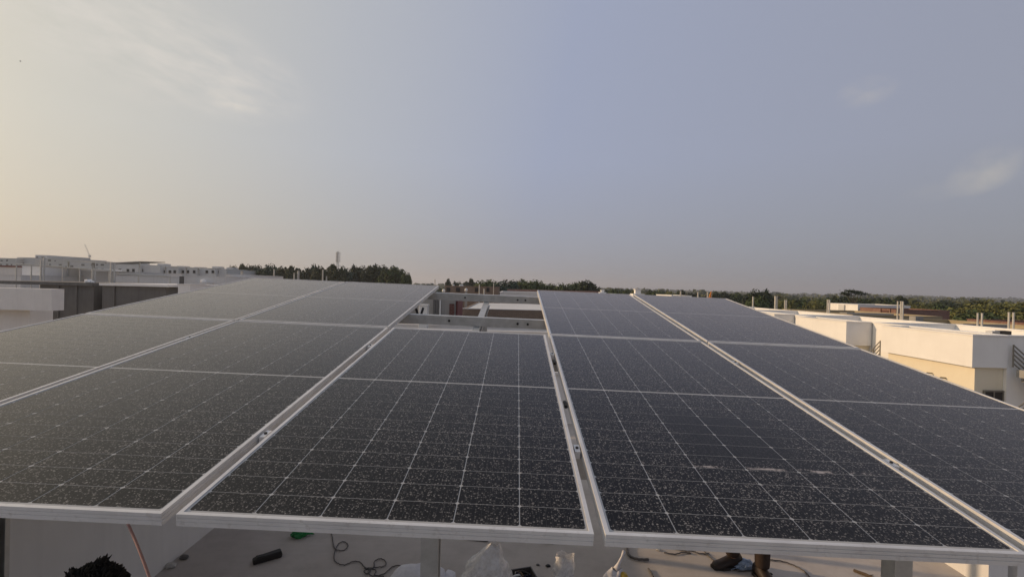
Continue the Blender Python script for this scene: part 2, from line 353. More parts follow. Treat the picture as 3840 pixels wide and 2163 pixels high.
# ================================================================ the setting
GZ = -7.0
def ground():
    n = 60; mb = MB(); lim = 7000
    xs = [math.copysign(abs(k / n) ** 2.4 * lim, k) for k in range(-n, n + 1)]
    for y in xs:
        for x in xs:
            d = math.hypot(x, y); z = GZ
            if d > 120: z += min(1, (d - 120) / 500) * 7.0 * (noise.noise(Vector((x / 420, y / 420, 0.3))) - 0.25)
            if d > 1500: z += min(1, (d - 1500) / 2500) * (20 * noise.noise(Vector((x / 1700, y / 1700, 2.0))) + 3)
            mb.v.append((x, y, z))
    w = 2 * n + 1
    for j in range(w - 1):
        for i in range(w - 1):
            mb.f.append((j * w + i, j * w + i + 1, (j + 1) * w + i + 1, (j + 1) * w + i))
    t = NT('dry_scrubland'); a = t.ramp(t.noise(0.02, 6, 0.6), 0.35, 0.65); b = t.ramp(t.noise(0.25, 6, 0.65), 0.4, 0.7)
    c = t.mix(a, (0.075, 0.085, 0.035), (0.17, 0.135, 0.085)); c = t.mix(t.math('MULTIPLY', b, 0.6), c, (0.05, 0.065, 0.025)); t.fin(c, 0.98, 0, 0.1)
    return tag(mb.build('ground', t.m, smooth=True), kind='structure')
ground()
tag(MB().box(-110, 70, -60, 78, GZ - 0.2, GZ + 0.05).build('dusty_yard', mottled('pale_dusty_earth', (0.34, 0.28, 0.21), (0.46, 0.39, 0.30), 0.35, 0.97, streak=0)), kind='structure')
# the roof we stand on: floor slab, side parapets, rear parapet, house walls below
tag(MB().box(-3.15, 4.35, -2.5, 9.0, -0.25, 0.0).box(4.351, 6.5, 3.95, 9.0, -0.25, -0.002).build('roof_floor', M['roof_floor']), kind='structure')
hw = MB().box(-3.13, 4.33, -2.48, 8.98, GZ - 0.3, -0.252).box(4.331, 6.48, 3.97, 8.98, GZ - 0.3, -0.252).build('own_house_wall', M['plaster']); tag(hw, 'white walls of the house that carries the roof with the panels', 'building')
def parapet(name, label, x0, x1, y0, y1, h, cop=0.03, name2='coping'):
    e = empty(name, ((x0 + x1) / 2, (y0 + y1) / 2, 0), 0, label, 'parapet wall')
    hx, hy = (x1 - x0) / 2, (y1 - y0) / 2
    MB().box(-hx, hx, -hy, hy, 0.0, h).build('wall', M['parapet'], e)
    MB().box(-hx - cop, hx + cop, -hy - cop, hy + cop, h + 0.001, h + 0.05).build('coping', M['parapet'], e, bevel=0.008)
    return e
parapet('parapet', 'pale plastered parapet in shade under the left panels', -3.10, -2.945, -2.4, 8.7, 1.09)
parapet('parapet', 'sunlit cream parapet at the lower right corner under the right panels', 4.135, 4.30, 4.05, 8.7, 0.92)
parapet('parapet', 'low parapet closing the far end of the shaded roof', -2.85, 4.05, 8.75, 8.9, 0.9)
parapet('parapet', 'short return wall of the right parapet in the lower right corner', 4.36, 6.3, 4.03, 4.18, 0.92)

# ================================================================ solar array
AB = Matrix(((0.99976665, 0.00881097, 0.0197232), (-0.0060251, 0.99053973, -0.13709393), (-0.02074454, 0.1369431, 0.99036168)))
AO = Vector((-0.897022, 1.28369391, H - 0.63702999))
AM = Matrix.Translation(AO) @ AB.to_4x4()
PW, PL, TH = 1.134, 2.278, 0.035
GX = dict(AA=0.026, AB=0.041, BC=0.033, CD=0.045); GR = 0.022
cx = {}; cx['B'] = 0.0; cx['A'] = -PW - GX['AB']; cx['Z'] = cx['A'] - PW - GX['AA']; cx['C'] = PW + GX['BC']; cx['D'] = cx['C'] + PW + GX['CD']
def arr_plane(px, py, z):
    d = AB.transposed() @ ray(px, py); c = AB.transposed() @ (CP - AO); return c + d * ((z - c.z) / d.z)
wo = arr_plane(2600, 1740, 0)
WIPE['o'] = AM @ wo; WIPE['ex'] = AB @ Vector((1, 0, 0)); WIPE['ey'] = AB @ Vector((0, 1, 0))
M['cell'] = panel_mat('solar_cell_under_dusty_glass', (0.0032, 0.0025, 0.0023), True)
M['back'] = panel_mat('white_backsheet_under_dusty_glass', (0.44, 0.435, 0.42), False)
def rail_mesh(length):
    g = 0.003
    prof = [(0, 0), (0, -0.009), (g, -0.0095), (g, -0.0115), (0, -0.012), (0, -0.020), (g, -0.0205), (g, -0.0225), (0, -0.023), (0, -TH),
            (0.026, -TH), (0.026, -TH + 0.002), (0.002, -TH + 0.002), (0.002, -0.0075), (0.012, -0.0075), (0.012, 0)]
    mb = MB(); k = len(prof)
    for e in (0, 1):
        for d, z in prof: mb.v.append((d if e == 0 else length - d, d, z))
    for i in range(k):
        j = (i + 1) % k; mb.f.append((i, k + i, k + j, j))
    return mb.mesh('frame_rail', M['alu'])
rail_s, rail_l = rail_mesh(PW), rail_mesh(PL)
CPX, CPY, CW, CH = 0.1832, 0.0925, 0.1832 - 0.0027, 0.0925 - 0.0021
def cell_mesh():
    mb = MB(); hx, hy, c = CW / 2, CH / 2, 0.0055
    o = [(-hx + c, -hy), (hx - c, -hy), (hx, -hy + c), (hx, hy - c), (hx - c, hy), (-hx + c, hy), (-hx, hy - c), (-hx, -hy + c)]
    mb.prism(o, -0.0004, 0.0, 'z'); mb.f[0] = tuple(reversed(mb.f[0])); mb.f[1] = tuple(reversed(mb.f[1])); return mb.mesh('cell', M['cell'])
cellm = cell_mesh()
backm = MB().box(0.0115, PW - 0.0115, 0.0115, PL - 0.0115, -0.0070, -0.0032).mesh('backsheet', M['back'])
boxm = MB().box(PW / 2 - 0.05, PW / 2 + 0.05, PL / 2 - 0.03, PL / 2 + 0.03, -0.030, -0.0075).mesh('junction_box', M['black'])
def solar_panel(key, row, label):
    e = empty('photovoltaic_module', (0, 0, 0), 0, label, 'solar panel', 'solar panels of the rooftop array')
    j = 0.0015
    e.matrix_world = AM @ Matrix.Translation((cx[key] + rnd.uniform(-j, j), row * (PL + GR), rnd.uniform(-0.001, 0.001)))
    for m, mat in ((rail_s, Matrix.Identity(4)), (rail_s, Matrix.Translation((PW, PL, 0)) @ Matrix.Rotation(math.pi, 4, 'Z')),
                   (rail_l, Matrix.Translation((PW, 0, 0)) @ Matrix.Rotation(math.pi / 2, 4, 'Z')), (rail_l, Matrix.Translation((0, PL, 0)) @ Matrix.Rotation(-math.pi / 2, 4, 'Z'))):
        o = link_mesh('frame_rail', m, e); o.matrix_local = mat
    link_mesh('backsheet', backm, e); link_mesh('junction_box', boxm, e)
    x0 = (PW - 5 * CPX) / 2; gap = 0.012
    y0 = (PL - 24 * CPY - gap + CPY) / 2
    for r in range(24):
        for c in range(6):
            link_mesh('cell', cellm, e, (x0 + c * CPX, y0 + r * CPY + (gap if r > 11 else 0), -0.0028))
    return e
solar_panel('Z', 0, 'front row solar panel at the far left, cut off by the picture edge')
solar_panel('A', 0, 'front row solar panel left of the wide gap, above the man with black hair')
solar_panel('B', 0, 'front middle solar panel with no panel behind it')
solar_panel('C', 0, 'front row solar panel with a wiped patch and a pale smear of dirt')
solar_panel('D', 0, 'rightmost solar panel of the front row, beside the white houses')
solar_panel('Z', 1, 'leftmost solar panel of the back row, greyest with reflected sky')
solar_panel('A', 1, 'back row solar panel just left of the bare steel beams')
solar_panel('C', 1, 'back row solar panel just right of the bare steel beams')
solar_panel('D', 1, 'rightmost solar panel of the back row')
# steel frame below: one bolted structure
fr = empty('mounting_frame', (0, 0, 0), 0, 'galvanised steel frame of beams and posts carrying the solar panels', 'mounting frame'); fr.matrix_world = AM
def cchan(mb_len_axis, a0, a1, b, z, w, h, t=0.004, lip=0.018, flip=1):
    # open C section: web at b, flanges towards +b*flip
    prof = [(0, 0), (w, 0), (w, -lip), (w - t, -lip), (w - t, -t), (t, -t), (t, -h + t), (w - t, -h + t), (w - t, -h + lip), (w, -h + lip), (w, -h), (0, -h)]
    return MB().prism([(b + flip * p, z + q) for p, q in prof], a0, a1, mb_len_axis)
XL, XR = cx['Z'] + 0.02, cx['D'] + PW - 0.02
PUR = [0.48, 1.76, 2.955, 4.245]
for y in PUR:
    p = cchan('x', XL, XR, y, -TH - 0.001, 0.045, 0.082).build('purlin', M['galv'], fr)
RAF = [-1.345, 0.57, 2.58]
for x in RAF:
    cchan('y', 0.25, 4.52, x - 0.03, -TH - 0.085, 0.06, 0.09).build('rafter', M['galv'], fr)
    for y in PUR:
        b = MB()
        for dx, dz in ((-0.045, -0.03), (0.045, -0.03), (-0.045, -0.06), (0.045, -0.06)): b.tube([(x + dx, y - 0.008, -TH + dz), (x + dx, y + 0.001, -TH + dz)], 0.009, 6)
        b.build('bolt', M['galv'], fr)
        MB().box(x - 0.07, x + 0.07, y - 0.005, y - 0.0005, -TH - 0.08, -TH - 0.014).build('cleat', M['galv'], fr)
    for y in (0.75, 3.85):
        top = AM @ Vector((x, y, -TH - 0.176)); foot = Vector((top.x, top.y, 0.012))
        inv = AM.inverted()
        post = cchan('z', foot.z, top.z + 0.03, foot.x - 0.037, foot.y + 0.037, 0.075, 0.075, 0.004, 0.02)
        o = post.build('post', M['galv'], fr); o.matrix_parent_inverse = inv
        o = MB().box(foot.x - 0.09, foot.x + 0.09, foot.y - 0.09, foot.y + 0.09, 0.001, 0.011).build('base_plate', M['galv'], fr); o.matrix_parent_inverse = inv
# slots and stray bolts on the bare stretch of purlin
for y in (2.955, 4.245):
    for x in (0.32, 0.93, 1.02):
        MB().tube([(x, y - 0.006, -TH - 0.042), (x, y + 0.001, -TH - 0.042)], 0.011, 8).build('bolt', M['black'], fr)
def clamp(x, y, label):
    e = empty('panel_clamp', (0, 0, 0), 0, label, 'clamp', 'clamps between the panels'); e.matrix_world = AM @ Matrix.Translation((x, y, 0))
    MB().box(-0.028, 0.028, -0.02, 0.02, 0.0012, 0.0042).build('cap', M['alu'], e)
    MB().box(-0.008, 0.008, -0.02, 0.02, -TH, 0.0010).build('stem', M['alu'], e)
    MB().tube([(0, 0, 0.0044), (0, 0, 0.009)], 0.006, 6).build('bolt', M['galv'], e)
gx = {'BC': PW + GX['BC'] / 2, 'CD': cx['D'] - GX['CD'] / 2, 'AB': -GX['AB'] / 2, 'AA': cx['A'] - GX['AA'] / 2}
nm = {'BC': 'front middle panel and the wiped panel', 'CD': 'wiped panel and the rightmost front panel', 'AB': 'front middle panel and its left neighbour', 'AA': 'two leftmost front panels'}
def low_clamp(x, y, label):
    e = empty('panel_clamp', (0, 0, 0), 0, label, 'clamp', 'clamps between the panels'); e.matrix_world = AM @ Matrix.Translation((x, y, 0))
    MB().box(-0.010, 0.010, -0.028, 0.028, -TH + 0.001, -0.006).build('stem', M['alu'], e)
    MB().tube([(0, 0, -0.006), (0, 0, -0.001)], 0.006, 6).build('bolt', M['black'], e)
for g in ('BC', 'CD', 'AB', 'AA'):
    for y, w in ((PUR[0] + 0.022, 'nearer'), (PUR[1] + 0.022, 'farther')):
        low_clamp(gx[g], y, f'{w} clamp between the {nm[g]}')
# short black rods standing in for dark spots of shade in the panel gap
for (px, py, w) in ((2078, 1358, 'farthest'), (2118, 1516, 'middle'), (2166, 1690, 'nearest')):
    q = arr_plane(px, py, -0.02); b = MB(); b.tube([AM @ Vector((gx['BC'] + 0.003, q.y - 0.03, -0.02)), AM @ Vector((gx['BC'] + 0.003, q.y, -0.014)), AM @ Vector((gx['BC'] + 0.003, q.y + 0.03, -0.02))], 0.009, 8)
    tag(b.build('gap_shade_spot', M['black']), f'{w} dark spot of shade in the gap left of the wiped panel', 'shade spot', 'shade spots in the panel gap')
# cable loop at the end of the back row
q = [arr_plane(px, py, -0.05) for px, py in ((1535, 1158), (1552, 1166), (1566, 1160), (1572, 1150), (1570, 1143))]
tag(MB().tube([AM @ Vector((-0.06 + i * 0.012, 3.35 + 0.03 * math.sin(i), -0.06 - 0.10 * math.sin(i * 0.55))) for i in range(7)], 0.012, 8).build('cable_loop', M['black'], smooth=True),
    'black cable loop hanging beside the back row panel left of the beams', 'cable')
# ================================================================ things on and under the roof
def floor_wire(name, label, pts, rad, mat, cat='cable', grp=None, z=None, sm=6):
    P = [atz(px, py, rad + 0.002) for px, py in pts]
    out = []
    for i in range(len(P) - 1):
        p0, p1, p2, p3 = P[max(i - 1, 0)], P[i], P[i + 1], P[min(i + 2, len(P) - 1)]
        for k in range(sm):
            t = k / sm
            out.append(0.5 * ((2 * p1) + (p2 - p0) * t + (2 * p0 - 5 * p1 + 4 * p2 - p3) * t * t + (3 * p1 - p0 - 3 * p2 + p3) * t ** 3))
    out.append(P[-1])
    for i, q in enumerate(out): q.z = rad + 0.002 + 0.002 * (i % 3)
    return tag(MB().tube(out, rad, 6).build(name, mat, smooth=True), label, cat, grp)
floor_wire('cable', 'thin grey cable looping across the floor left of the middle post',
           [(1200, 1985), (1240, 1996), (1251, 2045), (1262, 2060), (1290, 2062), (1305, 2044), (1290, 2030), (1266, 2042), (1252, 2085), (1262, 2108), (1292, 2117), (1325, 2104), (1352, 2108),
            (1372, 2128), (1412, 2126), (1444, 2120), (1445, 2102), (1425, 2094), (1404, 2104), (1402, 2124), (1380, 2140), (1395, 2158), (1440, 2150), (1475, 2122), (1520, 2120)], 0.0045, M['cable'])
floor_wire('cable', 'coil of thin grey cable lying beside the white sack', [(1366, 2128), (1390, 2135), (1378, 2150), (1365, 2140), (1385, 2128), (1410, 2138), (1405, 2155), (1440, 2160)], 0.005, M['cable'])
floor_wire('hose', 'short bent grey hose right of the bag with yellow wrapper', [(2352, 2040), (2353, 2068), (2365, 2086), (2395, 2096), (2432, 2097)], 0.012, M['cable'], 'hose')
floor_wire('cable', 'short dark cable end beside the bag with yellow wrapper', [(2431, 2130), (2442, 2146), (2450, 2163)], 0.008, M['cable'])
floor_wire('cable', 'thin black cable curving right of the brown booted leg', [(2885, 2098), (2935, 2104), (2985, 2122), (3020, 2144), (3042, 2170)], 0.006, M['cable'])
floor_wire('cable', 'tangle of thin dark wires left of the sideways boot', [(2490, 2070), (2530, 2077), (2560, 2070), (2590, 2074), (2560, 2062), (2533, 2056), (2568, 2060), (2600, 2066), (2622, 2074), (2660, 2076)], 0.006, M['cable'])
floor_wire('cable', 'thin dark wire running past the blue plastic bag', [(2640, 2065), (2670, 2095), (2720, 2125), (2770, 2140), (2840, 2135)], 0.005, M['cable'])
def floor_obj(name, px, py, label, cat, rz=0, group=None): return empty(name, atz(px, py, 0), rz, label, cat, group)
# black rubber pad, seen as a dark bar
e = floor_obj('rubber_block', 1002, 2098, 'black rubber block lying on the floor near the left parapet', 'block', 0.62)
m = MB().prism([(-0.115, 0.0), (0.115, 0.0), (0.122, 0.03), (0.11, 0.062), (-0.07, 0.05), (-0.115, 0.04)], -0.032, 0.032, 'y'); m.build('body', M['black'], e, bevel=0.008)
MB().box(-0.09, -0.02, -0.020, 0.020, 0.0505, 0.056).build('grip', M['black'], e)
e = floor_obj('green_bag', 1122, 2010, 'bright green plastic bag on the floor under the front middle panel', 'bag', 0.2)
def crumple(rx, ry, rz_, seed, sub=3, amp=0.35, freq=2.2):
    bm = bmesh.new(); bmesh.ops.create_icosphere(bm, subdivisions=sub, radius=1)
    for v in bm.verts:
        n = noise.noise(v.co * freq + Vector((seed, 0, 0))) * amp + noise.noise(v.co * freq * 2.7 + Vector((0, seed, 0))) * amp * 0.5
        c = v.co * (1 + n); v.co = Vector((c.x * rx, c.y * ry, max(-0.55, c.z) * rz_ + 0.55 * rz_))
    me = bpy.data.meshes.new('crumple'); bm.to_mesh(me); bm.free(); return me
def crumple_obj(name, mat, parent, *a, smooth=False, loc=(0, 0, 0), **k):
    me = crumple(*a, **k); me.materials.append(mat)
    if smooth:
        for p in me.polygons: p.use_smooth = True
    o = link_mesh(name, me, parent, loc); o.name = name; return o
crumple_obj('body', M['green'], e, 0.075, 0.06, 0.055, 3.0, loc=(0, 0, 0.001)); MB().tube([(0.05, 0, 0.03), (0.10, 0.01, 0.02), (0.14, 0.0, 0.012)], [0.02, 0.012, 0.004], 7).build('knot', M['green'], e)
def bag(px, py, w, h, label, seed, mat, neck=0.25, lean=0.0, twist=False):
    e = floor_obj('plastic_bag', px, py, label, 'plastic bag', 0, 'plastic bags on the roof floor')
    mb = MB(); seg, rings = 28, 22
    for i in range(rings + 1):
        t = i / rings
        rad = w * (0.62 + 0.45 * math.sin(min(1, t * 2.4) * math.pi / 2)) * (1 - (t ** 1.8) * (1 - neck))
        for j in range(seg):
            a = 2 * math.pi * j / seg
            k = 1 + 0.30 * noise.noise(Vector((math.cos(a) * 2.1, math.sin(a) * 2.1, t * 3.2 + seed))) + 0.16 * noise.noise(Vector((math.cos(a) * 6, math.sin(a) * 6, t * 7 + seed)))
            mb.v.append((rad * k * math.cos(a) + lean * t * t, rad * k * 0.75 * math.sin(a), 0.002 + h * t + 0.012 * math.sin(3 * a + seed) * t))
    for i in range(rings):
        for j in range(seg):
            j2 = (j + 1) % seg; mb.f.append((i * seg + j, i * seg + j2, (i + 1) * seg + j2, (i + 1) * seg + j))
    mb.f.append(tuple(range(seg - 1, -1, -1)))
    mb.build('bag_body', mat, e, smooth=True)
    if twist: MB().tube([(lean, 0, h * 0.97), (lean + 0.015, 0, h + 0.04), (lean + 0.04, 0.01, h + 0.09), (lean + 0.055, 0.0, h + 0.14)], [w * neck * 0.8, 0.014, 0.009, 0.015], 9).build('twisted_top', mat, e, smooth=True)
    return e
bag(1810, 2222, 0.225, 0.40, 'largest crumpled clear plastic bag right of the middle post', 2.2, M['film'], 0.16, 0.09)
b2 = bag(2112, 2205, 0.085, 0.28, 'small clear plastic bag with dark things inside', 7.7, M['film'], 0.8, 0.01)
crumple_obj('contents', M['bluedark'], b2, 0.055, 0.045, 0.06, 5.0, sub=2, loc=(0.0, 0, 0.012))
b3 = bag(2302, 2225, 0.11, 0.21, 'white plastic bag with twisted top and a yellow wrapper', 4.1, M['sack'], 0.35, 0.02, True)
crumple_obj('yellow_wrapper', M['yellow'], b3, 0.035, 0.03, 0.035, 1.5, sub=2, loc=(0.065, -0.035, 0.15))
e = floor_obj('sack', 1570, 2190, 'white woven sack lying flat left of the middle post', 'sack', 0.05)
crumple_obj('body', M['sack'], e, 0.24, 0.15, 0.10, 6.0, smooth=True, amp=0.14); crumple_obj('folded_mouth', M['sack'], e, 0.06, 0.12, 0.05, 2.0, sub=2, loc=(0.25, 0, 0.0))
e = floor_obj('tool_box', 1952, 2180, 'open tray of jumbled dark tools beside the largest plastic bag', 'tool tray', 0.3)
MB().box(-0.12, 0.12, -0.08, 0.08, 0.0, 0.012).box(-0.12, -0.112, -0.08, 0.08, 0.0125, 0.07).box(0.112, 0.12, -0.08, 0.08, 0.0125, 0.07).box(-0.111, 0.111, -0.08, -0.072, 0.0125, 0.07).box(-0.111, 0.111, 0.072, 0.08, 0.0125, 0.07).build('tray', M['cable'], e)
for i in range(9):
    a = rnd.uniform(0, 3.1); x, y = rnd.uniform(-.06, .06), rnd.uniform(-.035, .035); c, s = math.cos(a) * .05, math.sin(a) * .035
    MB().tube([(x - c, y - s, 0.03 + i * .006), (x, y, 0.045 + i * .006), (x + c, y + s, 0.04 + i * .006)], 0.009, 6).build('tool', M[('whitepl', 'bluedark', 'wood', 'black', 'galv')[i % 5]], e)
e = floor_obj('plastic_bag', 2795, 2128, 'small pale blue plastic bag between the two boots', 'plastic bag', 0.3, 'plastic bags on the roof floor'); crumple_obj('bag_body', M['bluefilm'], e, 0.085, 0.05, 0.05, 9.0, loc=(0, 0, 0.001)); MB().tube([(-.06, 0, .03), (-.11, .01, .015), (-.16, .0, .008)], [.02, .012, .004], 7).build('knot', M['bluefilm'], e)
e = floor_obj('stick', 3246, 2160, 'short brown stick on the sunlit floor left of the right post', 'stick', -0.9); MB().tube([(-0.09, 0, 0.014), (0, 0.004, 0.016), (0.09, 0, 0.013)], [0.012, 0.014, 0.010], 7).build('shaft', M['wood'], e); MB().tube([(0.02, 0, 0.02), (0.05, 0.025, 0.03)], [0.006, 0.003], 5).build('twig', M['wood'], e)
for (px, py, s_, mt, lb) in ((640, 2124, 0.045, 'crumb', 'pale lump of mortar at the foot of the left parapet'), (690, 2092, 0.04, 'cable', 'dark scrap on the floor just behind the pale mortar lump'),
                          (2055, 2122, 0.022, 'black', 'small black scrap on the floor left of the small clear bag'), (2017, 2118, 0.016, 'cable', 'smaller grey scrap left of the small black scrap'),
                          (2470, 2062, 0.024, 'crumb', 'small pale scrap on the floor left of the wire tangle'), (2890, 2152, 0.018, 'black', 'tiny black scrap right of the brown booted leg')):
    o = crumple_obj('scrap', M[mt], None, s_, s_ * .8, s_ * .5, px * .01, sub=2, loc=atz(px, py, 0.0)); tag(o, lb, 'scrap')
for (x0, y0, x1, y1, lb) in ((1745, 2016, 1830, 2026, 'longer dark rod lying just under the front middle panel edge'), (2030, 2028, 2075, 2034, 'shorter dark rod lying under the front middle panel edge')):
    a, b_ = atz(x0, y0, .01), atz(x1, y1, .01); tag(MB().tube([a, (a + b_) / 2, b_], [.012, .014, .010], 6).build('rod', M['cable']), lb, 'rod')
# rope hanging from the panel
a, b_ = atd(474, 1950, 1.9), atd(570, 2190, 1.75)
pts = [a.lerp(b_, t / 8) + Vector((0, 0, 0.010 * math.sin(t * math.pi / 8))) for t in range(9)]
tp = AM @ Vector(((AM.inverted() @ a).x - 0.01, (AM.inverted() @ a).y, -TH - 0.004))
pts = [tp] + pts + [Vector((b_.x + 0.06, b_.y - 0.05, 0.35)), Vector((b_.x + 0.07, b_.y - 0.05, 0.02)), Vector((b_.x + 0.2, b_.y + 0.1, 0.012))]
tag(MB().tube(pts, 0.0048, 8).build('rope', M['rope'], smooth=True), 'salmon coloured rope hanging from the left front panel beside the black hair', 'rope')

# ---------------------------------------------------------------- people
def skin_mesh(name, mat, parent, verts, edges, radii, root=0, sub=2):
    m = bpy.data.meshes.new(name); m.from_pydata([tuple(v) for v in verts], edges, []); m.update()
    o = bpy.data.objects.new(name, m); col.objects.link(o); o.parent = parent; m.materials.append(mat)
    md = o.modifiers.new('skin', 'SKIN'); md.use_smooth_shade = True
    lay = m.skin_vertices[0].data
    for i, r_ in enumerate(radii):
        lay[i].radius = (r_, r_) if isinstance(r_, (int, float)) else r_; lay[i].use_root = (i == root)
    s = o.modifiers.new('sub', 'SUBSURF'); s.levels = sub; s.render_levels = sub
    return o
def person(loc, rz, hgt, label, feet, shirt, trous, head_tilt=0.15, hair_seed=1, hair_w=1.0, spiky=True):
    """feet: two (x, y, yaw) in the person's own frame (facing -y)"""
    s = hgt / 1.72
    e = empty('person', loc, rz, label, 'person')
    V = lambda x, y, z: Vector((x, y, z)) * s
    pelvis, waist, chest, neck0, neck = V(0, 0, .93), V(0, .0, 1.10), V(0, .01, 1.32), V(0, 0.0, 1.44), V(0, -.02, 1.51)
    vs = [pelvis, waist, chest, neck0, neck]; ed = [(0, 1), (1, 2), (2, 3), (3, 4)]; rd = [(.14, .11), (.13, .10), (.15, .11), (.07, .07), (.055, .055)]
    legs = []
    for i, (fx, fy, yaw) in enumerate(feet):
        sg = -1 if i == 0 else 1
        hip = V(sg * .09, 0, .88); ank = Vector((fx, fy, .10 * s)); kn = (hip + ank) / 2 + V(0, -.04, .03)
        n = len(vs); vs += [hip, kn, ank, ank + Vector((0, 0, -.05 * s))]; ed += [(0, n), (n, n + 1), (n + 1, n + 2), (n + 2, n + 3)]; rd += [(.085, .085), .06, .042, .04]
        legs.append((hip, kn, ank, yaw))
    arms = []
    for sg in (-1, 1):
        sh, el, wr, pl = V(sg * .18, .0, 1.40), V(sg * .235, .03, 1.13), V(sg * .235, -.06, .90), V(sg * .232, -.085, .83)
        n = len(vs); vs += [sh, el, wr, pl]; ed += [(2, n), (n, n + 1), (n + 1, n + 2), (n + 2, n + 3)]; rd += [.052, .041, .028, (.024, .036)]
        for k in range(4):
            b0 = len(vs); o0 = pl + V(0, -.018 + .012 * k, -.02); ln = (.062, .072, .068, .052)[k]
            p1, p2, p3 = o0 + V(0, (k - 1.5) * .008, -.018), o0 + V(-sg * .004, (k - 1.5) * .010, -.018 - ln * .55), o0 + V(-sg * .018, (k - 1.5) * .010, -.018 - ln)
            vs += [p1, p2, p3]; ed += [(n + 3, b0), (b0, b0 + 1), (b0 + 1, b0 + 2)]; rd += [.0095, .0088, .007]
        b0 = len(vs); vs += [pl + V(-sg * .01, -.035, .0), pl + V(-sg * .016, -.052, -.04)]; ed += [(n + 3, b0), (b0, b0 + 1)]; rd += [.011, .008]
        arms.append((sh, el, wr))
    rd = [(r_[0] * s, r_[1] * s) if isinstance(r_, tuple) else r_ * s for r_ in rd]
    skin_mesh('body', M['skin'], e, vs, ed, rd)
    # head with face
    hc = V(0, -.035, 1.62); mb = MB(); seg, rings = 28, 20
    for i in range(rings + 1):
        ph = math.pi * i / rings
        for j in range(seg):
            a = 2 * math.pi * j / seg; x, y, z = math.sin(ph) * math.cos(a), math.sin(ph) * math.sin(a), math.cos(ph)
            px, py, pz = x * .076, y * .095, z * .112
            if z < 0: px *= 1 + .30 * z * abs(z); py *= 1 + .12 * z
            fr_ = max(0, -y)
            if fr_ > .5:
                py -= .020 * math.exp(-((x / .16) ** 2 + ((z + .18) / .16) ** 2)); py += .010 * math.exp(-(((abs(x) - .36) / .14) ** 2 + ((z - .02) / .12) ** 2)); py -= .008 * math.exp(-((x / .28) ** 2 + ((z + .52) / .09) ** 2)); py -= .008 * math.exp(-((x / .3) ** 2 + ((z + .86) / .12) ** 2))
            if abs(x) > .93 and abs(z + .05) < .28: px *= 1.09
            c = Vector((px, py, pz)); c.rotate(Matrix.Rotation(head_tilt, 3, 'X')); mb.v.append(tuple(hc + c * s))
    for i in range(rings):
        for j in range(seg):
            j2 = (j + 1) % seg; mb.f.append((i * seg + j, i * seg + j2, (i + 1) * seg + j2, (i + 1) * seg + j))
    hd = mb.build('head', M['skin'], e, smooth=True)
    rot = Matrix.Rotation(head_tilt, 3, 'X')
    for sg in (-1, 1):
        c = Vector((sg * .030, -.083, .004)); c.rotate(rot); bm = bmesh.new(); bmesh.ops.create_uvsphere(bm, u_segments=10, v_segments=8, radius=.0115 * s); me = bpy.data.meshes.new('eye'); bm.to_mesh(me); bm.free(); me.materials.append(M['black']); link_mesh('eye', me, hd, hc + c * s)
        c = Vector((sg * .080, .008, -.005)); c.rotate(rot); me = crumple(.010 * s, .022 * s, .030 * s, 1.0, 2, .1); me.materials.append(M['skin']); link_mesh('ear', me, hd, hc + c * s - Vector((0, 0, .016 * s)))
    # hair: dark cap with many tufts
    hr = random.Random(hair_seed); hm = MB(); seg, rings = 26, 12
    for i in range(rings + 1):
        ph = math.pi * .60 * i / rings
        for j in range(seg):
            a = 2 * math.pi * j / seg; x, y, z = math.sin(ph) * math.cos(a), math.sin(ph) * math.sin(a), math.cos(ph)
            k = 1 + .06 * noise.noise(Vector((x * 4, y * 4, z * 4 + hair_seed))); lift = .35 if (y < -.5 and z < .45) else 0
            c = Vector((x * .088 * hair_w * k, y * .105 * k + .006, (z + lift) * .126 * k)); c.rotate(rot); hm.v.append(tuple(hc + c * s))
    for i in range(rings):
        for j in range(seg):
            j2 = (j + 1) % seg; hm.f.append((i * seg + j, i * seg + j2, (i + 1) * seg + j2, (i + 1) * seg + j))
    for k in range(1500 if spiky else 260):
        a, ph = hr.uniform(0, 2 * math.pi), math.acos(1 - hr.random() * .95); d = Vector((math.sin(ph) * math.cos(a), math.sin(ph) * math.sin(a), math.cos(ph)))
        if d.y < -.55 and d.z < .4: continue
        base = Vector((d.x * .086 * hair_w, d.y * .103 + .006, d.z * .124)); tuft = noise.noise(d * 3.3 + Vector((hair_seed, 0, 0)))
        ln = (.007 + .040 * max(0, tuft - .04) + hr.uniform(0, .007)) if spiky else .012
        bend = Vector((-.35, hr.uniform(-.3, .3), .75)) + Vector((hr.uniform(-.35, .35), hr.uniform(-.35, .35), 0)); tip = base + (d * .75 + bend * .55) * ln
        for q in (base, tip): q.rotate(rot)
        mid = base.lerp(tip, .55) + Vector((hr.uniform(-.003, .003), hr.uniform(-.003, .003), .002)); hm.tube([hc + base * s, hc + mid * s, hc + tip * s], [.0058 * s, .0042 * s, .0010 * s], 4, False)
    hm.build('hair', M['hair'], e, smooth=True)
    # clothes
    cv = [pelvis + V(0, 0, -.02), waist, chest, neck0 + V(0, 0, -.03)]; ce = [(0, 1), (1, 2), (2, 3)]; cr = [(.165, .135), (.155, .125), (.172, .13), (.085, .08)]
    for sh, el, wr in arms:
        n = len(cv); cv += [sh, sh.lerp(el, .75)]; ce += [(2, n), (n, n + 1)]; cr += [.068, .062]
    skin_mesh('shirt', shirt, e, cv, ce, [(r_[0] * s, r_[1] * s) if isinstance(r_, tuple) else r_ * s for r_ in cr])
    tv = [pelvis + V(0, 0, .10), pelvis + V(0, 0, .0)]; te = [(0, 1)]; tr = [(.150, .125), (.160, .13)]
